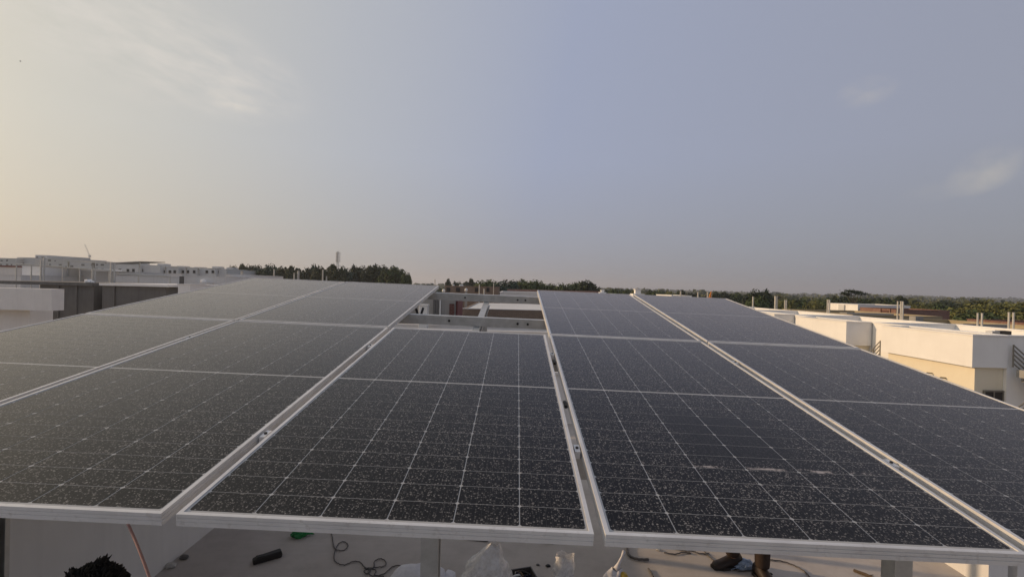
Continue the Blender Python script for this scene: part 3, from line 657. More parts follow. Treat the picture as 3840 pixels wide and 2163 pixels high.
    for hip, kn, ank, yaw in legs:
        n = len(tv); tv += [hip, kn, ank + Vector((0, 0, .03 * s)), ank + Vector((0, 0, -.005 * s))]; te += [(1, n), (n, n + 1), (n + 1, n + 2), (n + 2, n + 3)]; tr += [(.098, .098), .078, .066, .066]
    skin_mesh('trousers', trous, e, tv, te, [(r_[0] * s, r_[1] * s) if isinstance(r_, tuple) else r_ * s for r_ in tr])
    for hip, kn, ank, yaw in legs:
        sm = MB(); seg = 14
        st = [(-.085, .018, .045), (-.078, .040, .10), (-.02, .045, .115), (.05, .045, .085), (.11, .050, .062), (.165, .046, .052), (.195, .026, .038)]
        for (l, w, hh) in st:
            for j in range(seg):
                a = 2 * math.pi * j / seg; sm.v.append((w * math.cos(a), -l, max(.001, hh * .5 + hh * .5 * math.sin(a) * (1 if math.sin(a) > 0 else 1.0))))
        for i in range(len(st) - 1):
            for j in range(seg): j2 = (j + 1) % seg; sm.f.append((i * seg + j, (i + 1) * seg + j, (i + 1) * seg + j2, i * seg + j2))
        sm.f.append(tuple(range(seg))); sm.f.append(tuple((len(st) - 1) * seg + j for j in range(seg - 1, -1, -1)))
        o = sm.build('boot', M['boot'], e, smooth=True); o.location = (ank.x, ank.y, 0); o.rotation_euler = (0, 0, yaw); o.scale = (1.08, 1.0, 1.12)
        so_ = MB().prism([(-.045, -.075), (.0, -.09), (.045, -.075), (.052, .03), (.055, .12), (.03, .20), (-.03, .20), (-.055, .12), (-.052, .03)], 0.001, .022, 'z'); so_.v = [(x, -y if True else y, z) for x, y, z in so_.v]
        so_.build('sole', M['black'], o)
    return e
man = atd(268, 2125, 1.45)
person((man.x + 0.0, man.y + 0.02, 0), R_(150), man.z - 0.055, 'person with tousled black hair in the lower left corner, only the hair showing', [(-.10, .02, 0), (.11, -.03, 0)], M['shirt'], M['trouser'], 0.30, 5, 1.14)
fo = atz(2745, 2122, 0); fb = atz(2857, 2168, 0)
ctr = (fo + fb) / 2
person((ctr.x, ctr.y, 0), 0, 1.68, 'person in dark trousers and brown boots standing under the right panels, only the feet showing',
       [(fo.x - ctr.x, fo.y - ctr.y, R_(-78)), (fb.x - ctr.x, fb.y - ctr.y, R_(8))], M['shirt'], M['trouser'], 0.1, 9, 1.0, False)

# ================================================================ neighbouring houses
def window_on(e, face, u, z, w, h, plane, depth=0.07, frame='railmetal'):
    """face 'y-': wall faces the camera, u is x, plane is y; face 'x-': faces left; 'x+': faces right"""
    t = 0.05
    def bx(mb, a0, a1, d0, d1, z0, z1):
        if face == 'y-': mb.box(a0, a1, plane + d0, plane + d1, z0, z1)
        elif face == 'x-': mb.box(plane + d0, plane + d1, a0, a1, z0, z1)
        else: mb.box(plane - d1, plane - d0, a0, a1, z0, z1)
    m = MB(); bx(m, u - w / 2 - t, u + w / 2 + t, -0.05, 0.02, z + h / 2, z + h / 2 + t); bx(m, u - w / 2 - t, u + w / 2 + t, -0.07, 0.02, z - h / 2 - t, z - h / 2)
    bx(m, u - w / 2 - t, u - w / 2, -0.04, 0.02, z - h / 2, z + h / 2); bx(m, u + w / 2, u + w / 2 + t, -0.04, 0.02, z - h / 2, z + h / 2)
    o = m.build('window', M[frame], e)
    m = MB(); bx(m, u - w / 2, u + w / 2, -0.012, 0.01, z - h / 2, z + h / 2); m.build('pane', M['glassdark'], o)
def ring(mb, x0, x1, y0, y1, z0, z1, t=0.16):
    mb.box(x0, x1, y0, y0 + t, z0, z1).box(x0, x1, y1 - t, y1, z0, z1).box(x0, x0 + t, y0 + t, y1 - t, z0, z1).box(x1 - t, x1, y0 + t, y1 - t, z0, z1)
def house(name, label, x0, x1, y0, y1, ztop, mat, ph=0.9, roofm='whiteroof', zbot=GZ - 0.3, group=None, cat='house', coping=True, cop_mat=None):
    e = empty(name, (0, 0, 0), 0, label, cat, group)
    e.location = ((x0 + x1) / 2, (y0 + y1) / 2, GZ); off = Vector((-(x0 + x1) / 2, -(y0 + y1) / 2, -GZ)); e['_off'] = tuple(off)
    def add(mb, nm_, mt, par=None):
        o = mb.build(nm_, M[mt], par or e)
        if par is None: o.location = off
        return o
    m = MB(); ring(m, x0, x1, y0, y1, zbot, ztop); add(m, 'wall', mat)
    add(MB().box(x0 + .161, x1 - .161, y0 + .161, y1 - .161, ztop - ph - .2, ztop - ph), 'roof', roofm)
    if coping:
        m = MB(); ring(m, x0 - .03, x1 + .03, y0 - .03, y1 + .03, ztop + .001, ztop + .05, .22); add(m, 'coping', cop_mat or mat)
    return e, add
def railing(e, off, p0, p1, h=0.8, n=5, bars=4, r=0.022, name='railing'):
    m = MB(); p0, p1 = Vector(p0), Vector(p1)
    for i in range(n): p = p0.lerp(p1, i / (n - 1)); m.tube([p, p + Vector((0, 0, h))], r * 1.25, 6)
    for b in range(bars): dz = h * (b + 1) / bars; m.tube([p0 + Vector((0, 0, dz - .02)), p1 + Vector((0, 0, dz - .02))], r, 6)
    o = m.build(name, M['railmetal'], e); o.location = off; return o
def stairs(e, off, x, y0, y1, z0, z1, w, n=9, mat='greyconc', along='y'):
    m = MB()
    for i in range(n):
        a, b = y0 + (y1 - y0) * i / n, y0 + (y1 - y0) * (i + 1) / n; z = z0 + (z1 - z0) * (i + .5) / n
        lo, hi = min(a, b), max(a, b)
        if along == 'y': m.box(x, x + w, lo, hi, z - .28, z)
        else: m.box(lo, hi, x, x + w, z - .28, z)
    o = m.build('stair_flight', M[mat], e); o.location = off; return o
def stub(px, ybase, ytop, y, label, rad=0.06, mat='pipe', zb=None):
    b = atd(px, ybase, y); t = atd(px, ytop, y)
    if zb is not None: b.z = zb
    elif 21 < y < 34 and px > 3000: y = 22.42 * F / (px - 1920); t = atd(px, ytop, y); b = Vector((t.x, y, 1.14))
    elif y >= 30: b.z = GZ
    e = empty('pipe_stub', b, 0, label, 'pipe', 'upright pipe stubs on the roofs'); h = t.z - b.z
    MB().cyl(0, 0, 0, h, rad, 10).build('pipe', M[mat], e, smooth=False); MB().cyl(0, 0, h + .001, h + .03, rad * 1.2, 10).build('cap', M[mat], e)
# right hand street: a row of white houses at x = 17
desc = ['nearest white house on the right with a sunlit projecting parapet box', 'second white house along the right street, box end in grey shade', 'third white house along the right street, partly behind the panels',
        'fourth white house along the right street, its roof just above the panel edge', 'fifth white house along the right street, a low white roof line', 'sixth and farthest white house of the right street row']
for k in range(6):
    y0 = 17.45 + 6.6 * k; y1 = y0 + 4.3; xf, xb = 17.0, 18.3; zt = 1.10
    e, add = house('row_house', desc[k], xb, 22.5, y0 + 0.02, y0 + 6.55, zt - .02 * (k % 2), 'plaster', 1.0, group='white row houses along the right street')
    off = Vector(e['_off'])
    m = MB(); m.box(xf, xb - .005, y0, y1, -0.06, .12); ring(m, xf, xb - .005, y0, y1, .121, zt, .14); add(m, 'projecting_box', 'plaster')
    add(MB().box(xf - .03, xb - .01, y0 - .03, y1 + .03, zt + .001, zt + .006), 'box_coping', 'plaster') if False else None
    m = MB(); ring(m, xf - .03, xb - .006, y0 - .03, y1 + .03, zt + .001, zt + .045, .2); add(m, 'box_coping', 'plaster')
    add(MB().box(xf + .24, xb - .01, y0 + .14, y1 - .12, GZ - .3, -.065), 'lower_wall', 'cream')
    stairs(e, off, xf + .25, y1 + .35, y1 + 2.0, -.35, -2.0, .95)
    railing(e, off, (xf + .22, y1 + .35, -.35), (xf + .22, y1 + 2.0, -2.0), .75)
    railing(e, off, (xf + .05, y1 - 1.6 + 1.65, -1.15), (xf + .05, y1 + 2.1, -1.15), .7, 4, 4)
    if k == 0:
        w = MB(); o = empty('tmp')
        bpy.data.objects.remove(o)
        wz = -1.22
        m = MB(); m.box(17.55, 18.30, y0 + .075, y0 + .135, wz - .36, wz - .31).box(17.55, 18.30, y0 + .075, y0 + .135, wz + .26, wz + .31).box(17.55, 17.60, y0 + .08, y0 + .135, wz - .31, wz + .26).box(18.25, 18.30, y0 + .08, y0 + .135, wz - .31, wz + .26).box(17.91, 17.95, y0 + .08, y0 + .135, wz - .31, wz + .26)
        wn = m.build('window', M['railmetal'], e); wn.location = off
        MB().box(17.60, 17.91, y0 + .10, y0 + .135, wz - .31, wz + .26).box(17.95, 18.25, y0 + .10, y0 + .135, wz - .31, wz + .26).build('pane', M['glassdark'], wn)
        # wall lamp, vent grille, hatch on the roof
        q = MB(); q.tube([(xf + .235, 19.35, -.62), (xf + .02, 19.35, -.60), (xf - .03, 19.35, -.68)], .025, 7).lathe([(.03, -.74), (.06, -.72), (.04, -.66)], 10, xf - .03, 19.35); add(q, 'wall_lamp', 'railmetal')
        q = MB(); q.tube([(xf + .235, 18.75, -.70), (xf + .02, 18.75, -.68)], .03, 7); add(q, 'pipe_end', 'railmetal')
        # stair flight going down along the near end wall, and the next flight's handrail
        stairs(e, off, y0 - .75, 18.42, 21.2, .02, -2.4, .55, 14, 'greyconc', 'x')
        railing(e, off, (18.40, y0 - .10, .0), (21.2, y0 - .10, -2.4), .82, 6, 5)
        stairs(e, off, y0 - 1.95, 16.1, 18.6, -2.9, -1.0, .5, 12, 'greyconc', 'x')
        railing(e, off, (16.1, y0 - 2.0, -1.95), (18.6, y0 - 2.0, -.30), .62, 6, 4)
# plinth between the houses and loose things on the nearest roof
def roof_item(name, px, py, y, w, d, h, mat, label, cat, slats=0):
    c = atd(px, py, y); e = empty(name, c, 0, label, cat)
    MB().box(-w / 2, w / 2, -d / 2, d / 2, 0.02, h).build('case', M[mat], e, bevel=0.01)
    MB().box(-w * .45, -w * .35, -d * .4, d * .4, .101 - c.z, .019).box(w * .35, w * .45, -d * .4, d * .4, .101 - c.z, .019).build('feet', M['railmetal'], e)
    for i in range(slats): MB().box(-w * .45, w * .45, -d / 2 - .012, -d / 2 - .002, .05 + i * (h - .07) / slats, .05 + (i + .55) * (h - .07) / slats).build('slat', M['railmetal'], e)
roof_item('water_heater', 3761, 1262, 20.6, .44, .3, .26, 'black', 'black box standing on the nearest white roof at right', 'box')
roof_item('vent_unit', 3722, 1262, 20.6, .34, .3, .25, 'fargrey', 'small grey slatted unit left of the black roof box', 'vent unit', 5)
for px, yb, yt, y, lb in ((3667, 1222, 1176, 22.7, 'left pipe of the middle pair on the nearest roof edge'), (3683, 1223, 1176, 22.7, 'right pipe of the middle pair on the nearest roof edge'),
                         (3784, 1233, 1173, 21.2, 'left pipe of the rightmost pair'), (3801, 1234, 1174, 21.2, 'right pipe of the rightmost pair'),
                         (3367, 1188, 1131, 27.3, 'left pipe of the pair in front of the red brick wall'), (3379, 1188, 1131, 27.3, 'right pipe of the pair in front of the red brick wall'),
                         (3386, 1186, 1132, 30.5, 'thin pipe just right of the pair before the brick wall'),
                         (3104, 1168, 1125, 33.5, 'pipe beside the white box in front of the trees'), (3111, 1168, 1125, 33.8, 'second pipe close to the white box in front of the trees')):
    stub(px, yb, yt, y, 'upright ' + lb, .042 if y < 30 else .05)
for px, yb, yt, y, lb, rr in ((2908, 1144, 1111, 43.0, 'thick upright post on the white roofs right of the dark tree', .10), (2913, 1144, 1111, 43.4, 'second thick post touching the one right of the dark tree', .07), (2944, 1142, 1126, 45, 'short stub right of the thick post', .07), (2949, 1142, 1126, 45.5, 'shorter stub right of the thick post', .06),
                             (2824, 1129, 1113, 52, 'small upright stub below the dark round tree', .09)):
    stub(px, yb, yt, y, lb, rr)
# second street on the right: white boxes, then raw brick
e, add = house('plastered_house', 'far white house with two pale blocks left of the red brick house', 33.0, 38, 45.2, 49.6, 1.55, 'plaster', .7)
add(MB().box(32.86, 32.985, 46.9, 47.7, .3, 1.50), 'recess_panel', 'fargrey')
e, add = house('brick_house', 'unplastered red brick house behind the nearest white roofs at right', 33.0, 37.6, 40.7, 44.9, 1.30, 'brick', .8, 'tan')
add(MB().box(32.93, 32.99, 41.5, 42.2, .2, 1.2), 'doorway', 'darkbrick'); add(MB().box(32.92, 32.985, 41.25, 41.4, .2, 1.36), 'pilaster', 'brick'); add(MB().box(32.92, 32.985, 42.3, 42.42, .2, 1.36), 'pilaster', 'brick')
e, add = house('brick_house', 'brick parapet corner at the right picture edge behind the pipes', 32.2, 37, 29.0, 33.5, .95, 'brick', .8, 'tan')
e, add = house('low_tan_house', 'low tan walled yard building behind the rightmost pipes', 25.2, 31.8, 25.5, 34.5, .82, 'tan', .5, 'tan')
add(MB().box(26.2, 28.9, 27.5, 27.7, .33, .98), 'yard_wall', 'greyconc'); add(MB().box(26.0, 26.5, 30.5, 31.0, .33, 1.2), 'yard_pier', 'greyconc')
e, add = house('low_tan_house', 'low tan roof with white slabs below the brick house', 25.2, 31.8, 35.0, 44.0, 1.0, 'tan', .4, 'tan')
add(MB().box(25.6, 29.2, 36.2, 37.0, .61, 1.12), 'slab_stack', 'greyconc')
e, add = house('low_tan_house', 'far low tan roof left of the two pale blocks', 27.5, 32.0, 48.5, 58.0, .35, 'tan', .4, 'greyconc')
# straight ahead, seen through the bare beams
e, add = house('brick_house', 'tan brick house with white flat roof seen through the bare beams', -2.95, 7.5, 28.6, 40.5, 1.10, 'tanbrick', .03, 'whiteroof', coping=False)
add(MB().box(-2.98, 7.53, 28.57, 28.8, 1.101, 1.14), 'roof_edge', 'whiteroof')
add(MB().box(-3.3, -2.98, 26.2, 40.0, .55, .70), 'side_ledge', 'plaster'); add(MB().box(-3.25, -2.99, 26.25, 40.0, GZ - .3, .549), 'side_wall', 'tanbrick')
e, add = house('grey_stair_room', 'grey stair room with dark red panel seen through the bare beams', -6.4, -2.75 + .05, 22.6, 25.6, 1.95, 'greyconc', .3, 'greyconc')
add(MB().box(-2.68, -2.60, 22.9, 25.2, .55, 1.75), 'red_panel', 'redpaint') 
add(MB().box(-2.95, -2.72, 22.52, 22.59, .60, 1.62), 'red_shutter', 'darkbrick'); add(MB().box(-3.42, -3.36, 22.50, 22.59, .0, 1.9), 'drain_pipe', 'whitepl'); add(MB().box(-3.72, -3.62, 22.52, 22.59, .0, 1.85), 'dark_post', 'darkconc'); add(MB().box(-3.56, -3.50, 22.52, 22.59, .0, 1.85), 'dark_post', 'darkconc')
e, add = house('pink_wall_house', 'pinkish grey low house front below the bare beams', -7.0, 9.0, 19.6, 22.0, .62, 'parapet', .3, 'greyconc')
c = atd(1590, 1178, 17.5); e = empty('water_tank', (c.x, 17.6, .65), 0, 'white box shaped unit beside the cable loop behind the left panels', 'tank')
c = Vector((X_(1591, 21.0), 21.0, .33)); e.location = c; MB().box(-.19, .19, -.2, .2, .0, 1.24).build('case', M['whitepl'], e, bevel=.02); MB().box(-.21, .21, -.22, .22, 1.241, 1.30).build('lid', M['whitepl'], e)
# cluttered brown roofs beyond the beams
e, add = house('brown_house', 'dark brown low houses line beyond the bare beams', X_(1668, 62), X_(1868, 62), 62, 70, Z_(1770, 1074, 62), 'tanbrick', .2, 'tan')
for i, (px, w) in enumerate(((1682, .5), (1718, .5), (1790, .6), (1830, .4))): add(MB().box(X_(px, 62) - w / 2, X_(px, 62) + w / 2, 61.9, 61.985, Z_(px, 1094, 62), Z_(px, 1079, 62)), 'window', 'dark')
for i, (px, py, lb) in enumerate(((1700, 1070, 'small white roof tank left of its neighbour on the brown houses'), (1726, 1069, 'second white roof tank on the brown houses'), (1733, 1070, 'third white roof tank on the brown houses'), (1748, 1086, 'pinkish white dish shaped tank below the brown roof line'), (1664, 1089, 'pale tank at the end of the back row panel'))):
    y = 61.0 if i > 2 else 64; c = atd(px, py + 6, y); c.z = c.z if i > 2 else Z_(1770, 1074, 62) - .19; e = empty('roof_tank', c, 0, lb, 'water tank', 'white roof tanks')
    if i > 2: MB().box(-.15, .15, -.15, .15, GZ - c.z, -.001).build('stand', M['greyconc'], e)
    MB().lathe([(.17, 0), (.20, .06), (.20, .25), (.13, .33), (.07, .36)], 14).build('body', M['whitepl'], e, smooth=True); MB().lathe([(.075, .361), (.075, .385), (.03, .40)], 10).build('lid', M['whitepl'], e)
e, add = house('pale_house', 'pale pink roof with red edge right of the bare beams', X_(1875, 46), X_(2300, 46), 46, 56, Z_(1950, 1098, 46), 'parapet', .25, 'parapet')
add(MB().box(X_(1900, 50), X_(2300, 50), 56.02, 56.3, -1, Z_(1990, 1086, 56)), 'red_edge', 'brick')
for px, yb, yt, y, lb in ((1797, 1102, 1068, 40, 'thin white pole behind the rear beam'), (1815, 1104, 1084, 36, 'short thin pole beside the white pole behind the rear beam'), (1851, 1082, 1066, 60, 'faint thin pole in front of the round trees'), (1631, 1066, 1048, 55, 'thin white pole above the corner of the back row panel')):
    stub(px, yb, yt, y, lb, .045)
for i, (px, yt) in enumerate(((907, 1018), (1027, 1010), (1103, 1024), (1118, 1016), (1210, 1012), (1224, 1036))):
    stub(px, 1058, yt, 60, f'{ORD[i]} pale post from the left against the dark grove', .14 if i in (0, 3) else .09)
e, add = house('low_grey_house', 'low grey roof below the small white chimneys', 7.55, 13.4, 39.2, 44.5, Z_(2390, 1113, 39.2), 'greyconc', .3, 'greyconc')
# pillar, chimney and flag on the skyline behind the right panels
for (px, yb, yt, w, lb) in ((2390, 1106, 1079, .55, 'small white ornamental chimney above the right back panels'), (2259, 1098, 1084, .32, 'smaller white chimney left of the ornamental one')):
    y = 41; b = atd(px, yb, y); h = atd(px, yt, y).z - b.z; e = empty('chimney', b, 0, lb, 'chimney')
    MB().box(-w * .9, w * .9, -w * .9, w * .9, -1.2, h * .18).build('base', M['plaster'], e); MB().box(-w * .42, w * .42, -w * .42, w * .42, h * .181, h * .72).build('shaft', M['plaster'], e); MB().box(-w * .55, w * .55, -w * .55, w * .55, h * .721, h * .82).build('cornice', M['plaster'], e); MB().lathe([(w * .45, h * .821), (w * .3, h * .92), (w * .05, h)], 8).build('cap', M['greyconc'], e)
b = atd(2668, 1122, 42); e = empty('flag', b, 0, 'orange flag on a thin pole above the rightmost back panel', 'flag'); MB().cyl(0, 0, GZ - b.z, .75, .02, 6).build('pole', M['pipe'], e)
m = MB()
for i in range(7):
    for j in range(4): m.v.append((.03 - i * .014 * (1 + 1.3 * j), .03 * math.sin(i * 1.1), .72 - j * .19 - i * .02 * j))
    for j in range(4): m.v.append((.03 - i * .014 * (1 + 1.3 * j), .012 + .03 * math.sin(i * 1.1), .72 - j * .19 - i * .02 * j))
for i in range(6):
    for j in range(3): a = i * 8 + j; m.f += [(a, a + 1, a + 9, a + 8), (a + 4, a + 12, a + 13, a + 5)]
m.build('cloth', M['orange'], e)
for px, yb, yt, lb in ((2552, 1113, 1092, 'thin white pole above the rightmost back panel'), (2617, 1117, 1096, 'yellowish pole left of the orange flag'), (2653, 1119, 1096, 'short pole touching the orange flag')):
    stub(px, yb + 10, yt, 45, lb, .07)
e, add = house('low_white_house', 'low white roof line behind the rightmost back panel', X_(2560, 44), X_(2640, 44), 47, 52, Z_(2590, 1110, 47), 'plaster', .2)

# ---------------------------------------------------------------- left hand side
def cam_house(name, label, px0, px1, ytop, y, dep, mat, roofm='whiteroof', ph=.5, **k):
    pm = (px0 + px1) / 2; return house(name, label, X_(px0, y), X_(px1, y), y, y + dep, Z_(pm, ytop, y), mat, ph, roofm, **k)
# white band building at the left edge
e, add = house('white_house', 'white house with a projecting band at the left picture edge', -42, -26.0, 25.6, 26.9, 1.7, 'parapet', .8)
add(MB().box(-42, -24.15, 24.9, 25.59, .66, 1.80), 'projecting_band', 'parapet')
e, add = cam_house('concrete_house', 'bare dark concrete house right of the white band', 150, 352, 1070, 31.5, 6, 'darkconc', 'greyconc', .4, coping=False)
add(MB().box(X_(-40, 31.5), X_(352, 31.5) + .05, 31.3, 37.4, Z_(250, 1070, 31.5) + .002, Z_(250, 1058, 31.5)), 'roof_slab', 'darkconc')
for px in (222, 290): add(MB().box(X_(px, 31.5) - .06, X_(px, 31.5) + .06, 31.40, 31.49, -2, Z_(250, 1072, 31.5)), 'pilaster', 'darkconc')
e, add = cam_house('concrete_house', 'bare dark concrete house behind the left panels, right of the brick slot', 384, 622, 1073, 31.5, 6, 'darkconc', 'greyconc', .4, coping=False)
add(MB().box(X_(384, 31.5) - .05, X_(640, 31.5), 31.3, 37.4, Z_(500, 1073, 31.5) + .002, Z_(500, 1064, 31.5)), 'roof_slab', 'plaster')
for px in (430,): add(MB().box(X_(px, 31.5) - .07, X_(px, 31.5) + .07, 31.40, 31.49, -2, Z_(500, 1075, 31.5)), 'pilaster', 'darkconc')
e, add = cam_house('brick_house', 'narrow brick slot with a pale step between the dark concrete houses', 356, 381, 1066, 33.5, 3, 'darkbrick', 'greyconc', .4, coping=False)
add(MB().box(X_(346, 33.0), X_(377, 33.0), 32.7, 33.3, Z_(360, 1128, 33), Z_(360, 1120, 33)), 'step', 'plaster')
e, add = cam_house('white_house', 'plain white wall right of the dark concrete houses', 626, 700, 1070, 33, 8, 'parapet')
e, add = cam_house('white_house', 'small bright white block at the end of the left panels', 668, 712, 1068, 29, 1.5, 'plaster')
crates = [('low_white_house', 'long low white parapet house behind the dark concrete houses', 150, 445, 1016, 47, 'farwhite'), ('low_white_house', 'low white parapet house right of the tall paired posts', 432, 672, 1037, 45, 'farwhite'),
          ('lilac_house', 'lilac grey low house with a white lump on its roof', 690, 846, 1037, 41, 'farwhite'), ('low_white_house', 'white house behind the white band at the left edge', -120, 78, 1031, 41, 'farwhite'),
          ('low_white_house', 'paler white block beside the tall paired posts', 82, 150, 1000, 43, 'plaster'), ('low_white_house', 'low white roof before the dark grove', 846, 900, 1030, 48, 'farwhite')]
for nm_, lb, a, b, yt, y, mt in crates:
    e, add = cam_house(nm_, lb, a, b, yt, y, 9, mt)
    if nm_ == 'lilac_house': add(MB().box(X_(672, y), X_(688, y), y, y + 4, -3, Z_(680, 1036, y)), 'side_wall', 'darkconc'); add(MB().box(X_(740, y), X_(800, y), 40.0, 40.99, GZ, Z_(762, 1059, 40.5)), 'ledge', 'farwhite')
for i, (px, yb, yt, y, rr) in enumerate(((153, 1050, 976, 36, .055), (165, 1050, 968, 36, .055), (347, 1066, 1012, 33, .05), (356, 1066, 1012, 33, .05), (415, 1066, 985, 34, .05), (428, 1066, 985, 34, .05))):
    stub(px, yb, yt, y, f'{ORD[i]} tall dark steel post from the left above the dark concrete houses', rr, 'galv')
# solar tables of the neighbours, seen almost edge on
def far_array(px0, px1, y, ya, yb_, label, posts):
    e = empty('solar_table', (X_(px0, y), y, Z_(px0, ya, y)), 0, label, 'solar array'); a = atd(px0, ya, y); b = atd(px1, yb_, y); d = b - a
    m = MB(); m.v = [(0, 0, 0), (d.x, d.y, d.z), (d.x, d.y + 3.4, d.z + .10), (0, 3.4, .10), (0, 0, .06), (d.x, d.y, d.z + .06), (d.x, d.y + 3.4, d.z + .16), (0, 3.4, .16)]
    m.f = [(0, 3, 2, 1), (4, 5, 6, 7), (0, 1, 5, 4), (1, 2, 6, 5), (2, 3, 7, 6), (3, 0, 4, 7)]; m.build('panel_sheet', M['railmetal'], e)
    MB().tube([(0, -.01, .03), (d.x, d.y - .01, d.z + .03)], .05, 4).build('edge_rail', M['galv'], e)
    for px, pb in posts:
        t = (px - px0) / (px1 - px0); x = d.x * t; z = d.z * t; MB().box(x - .05, x + .05, .4, .5, GZ - a.z, z + .04).build('post', M['galv'], e)
far_array(232, 392, 45, 981, 988, 'thin solar table on posts, left half, above the far left roofs', ((238, 1022), (335, 1026), (330, 1022)))
far_array(400, 520, 45, 988, 982, 'thin solar table on posts, right half rising to the right', ((412, 1026), (508, 1014)))
far_array(596, 780, 75, 1000, 1008, 'thin solar table on posts above the white houses with square windows', ((612, 1034), (690, 1034), (735, 1034)))
e = empty('roof_railing', (X_(60, 39), 39, GZ), 0, 'thin open pipe frame running along the far left roofs', 'railing'); b0 = Vector(e.location)
for (a, ya, b, yb_) in ((60, 990, 240, 1000), (150, 997, 412, 1014), (430, 1027, 640, 1036)):
    MB().tube([atd(a, ya, 39) - b0, atd(b, yb_, 39) - b0], .045, 6).build('rail', M['galv'], e)
for px, py in ((62, 990), (118, 994), (236, 1003), (300, 1007), (410, 1013), (432, 1027), (520, 1031), (638, 1036)):
    t = atd(px, py, 39) - b0; MB().cyl(t.x, t.y, 0, t.z, .045, 6).build('upright', M['galv'], e)
# row of white houses with small square windows
for i, (a, b, yt) in enumerate(((432, 518, 992), (520, 600, 995), (604, 668, 1004), (672, 736, 1008), (740, 806, 1006), (808, 848, 1010))):
    e, add = cam_house('windowed_house', f'{ORD[i]} white house from the left in the row with small square windows', a, b, yt, 95 + i, 12, 'farwhite', ph=.3, group='white houses with small square windows')
    off = Vector(e['_off']); y = 95 + i
    for k in range(3):
        px = a + (b - a) * (k + .6 + rnd.uniform(-.2, .2)) / 3.2
        if rnd.random() < .25: continue
        n0 = set(o.name for o in e.children); window_on(e, 'y-', X_(px, y), Z_(px, 1014 + (i > 1) * 5, y), .55, .6, y, frame='fargrey')
        for o in e.children:
            if o.name not in n0: o.location = off
    px = a + (b - a) * .5; add(MB().box(X_(px, y) - .7, X_(px, y) + .7, y + 3, y + 5, Z_(px, yt, y) + .052, Z_(px, yt, y) + .5), 'roof_tank', 'fargrey')
# far block houses on the left skyline
sk = [(-40, 60, 968, 150), (62, 128, 966, 152), (130, 176, 957, 158), (178, 236, 968, 150), (238, 300, 975, 140), (300, 420, 984, 132)]
for i, (a, b, yt, y) in enumerate(sk):
    e, add = cam_house('far_block', f'{ORD[i]} hazy grey block of flats from the left on the left skyline', a, b, yt, y, 16, 'fargrey', ph=.3, group='hazy blocks on the left skyline'); off = Vector(e['_off'])
    for r in range(2):
        for k in range(max(2, int((b - a) / 18))):
            px = a + 9 + k * 18 + rnd.uniform(-3, 3); hh = rnd.uniform(.2, .45)
            if rnd.random() < .35: continue
            w = MB().box(X_(px, y) - hh, X_(px, y) + hh, y - .06, y - .005, Z_(px, yt + 12 + 15 * r, y), Z_(px, yt + rnd.uniform(4, 8) + 15 * r, y)); add(w, 'window', 'hazywin')
for (a, b, yt, yb_, y, lb) in ((-60, 60, 990, 999, 60, 'dark red roof strip at the left picture edge'), (248, 312, 1006, 1013, 55, 'dark red roof strip under the solar table')):
    e = empty('roof_strip', (X_(a, y), y, Z_(a, yb_, y)), 0, lb, 'roof'); w = X_(b, y) - X_(a, y); h = (yb_ - yt) / F * y
    MB().prism([(0, 0), (.0, h * .6), (1.2, h * .65), (2.4, h * .6), (2.4, 0)], 0, w, 'x').build('roof_sheet', M['redpaint'], e); MB().box(.05, w - .05, .1, 2.3, -6, -.002).build('wall', M['farwhite'], e)
c = atd(762, 1056, 40.5); e = empty('white_bundle', c, 0, 'white lump on the edge of the lilac grey house', 'bundle'); crumple_obj('body', M['plaster'], e, .22, .2, .16, 2.0, loc=(0, 0, -.05)); crumple_obj('fold', M['plaster'], e, .1, .1, .08, 3.0, loc=(.2, 0, -.05))
c = atd(332, 1066, 31.7); c.z = Z_(250, 1058, 31.5) + .002; e = empty('white_bundle', c, 0, 'white bundle on the dark roof slab beside the brick slot', 'bundle'); crumple_obj('body', M['plaster'], e, .24, .2, .14, 4.0); crumple_obj('fold', M['plaster'], e, .1, .1, .08, 5.0, loc=(.26, 0, 0))
# distant crane and mast
def lattice(mb, p0, p1, w0, w1, n, r):
    p0, p1 = Vector(p0), Vector(p1); d = (p1 - p0).normalized(); a = d.orthogonal().normalized(); b = d.cross(a); prev = None
    for i in range(n + 1):
        t = i / n; c = p0.lerp(p1, t); w = w0 + (w1 - w0) * t; q = [c + a * w, c + b * w, c - a * w, c - b * w]
        if prev:
            for k in range(4): mb.tube([prev[k], q[k]], r, 4); mb.tube([prev[k], q[(k + 1) % 4]], r * .7, 4)
        for k in range(4): mb.tube([q[k], q[(k + 1) % 4]], r * .6, 4)
        prev = q
b = atd(338, 985, 420); b.z = GZ; e = empty('tower_crane', b, 0, 'faint distant crane on the left skyline', 'crane')
top = atd(336, 958, 420) - b; tip = atd(318, 916, 420) - b
m = MB(); lattice(m, (0, 0, 0), top, .8, .8, 12, .06); m.build('mast', M['fargrey'], e); m = MB(); lattice(m, top, tip, .5, .3, 8, .035); m.build('jib', M['fargrey'], e); MB().box(top.x - .6, top.x + .8, top.y - .6, top.y + .6, top.z - 1.2, top.z + .2).build('cab', M['fargrey'], e)
b = atd(1265, 1060, 300); b.z = GZ; e = empty('telecom_mast', b, 0, 'grey telecom mast rising above the dark grove', 'mast'); t = atd(1266, 944, 300).z - b.z
m = MB(); lattice(m, (0, 0, 0), (0, 0, t), 1.3, .55, 16, .09); m.build('tower', M['fargrey'], e)
for i in range(9):
    a = i * 2.1; z = t - 1.2 - (i // 3) * 2.2; m = MB().box(-.28, .28, -.12, .12, -1, 1); o = m.build('antenna', M['fargrey'], e); o.location = (1.25 * math.cos(a), 1.25 * math.sin(a), z); o.rotation_euler = (0, 0, a + 1.57)
MB().tube([(0, 0, t), (0, 0, t + 1.5)], .06, 5).build('rod', M['fargrey'], e)
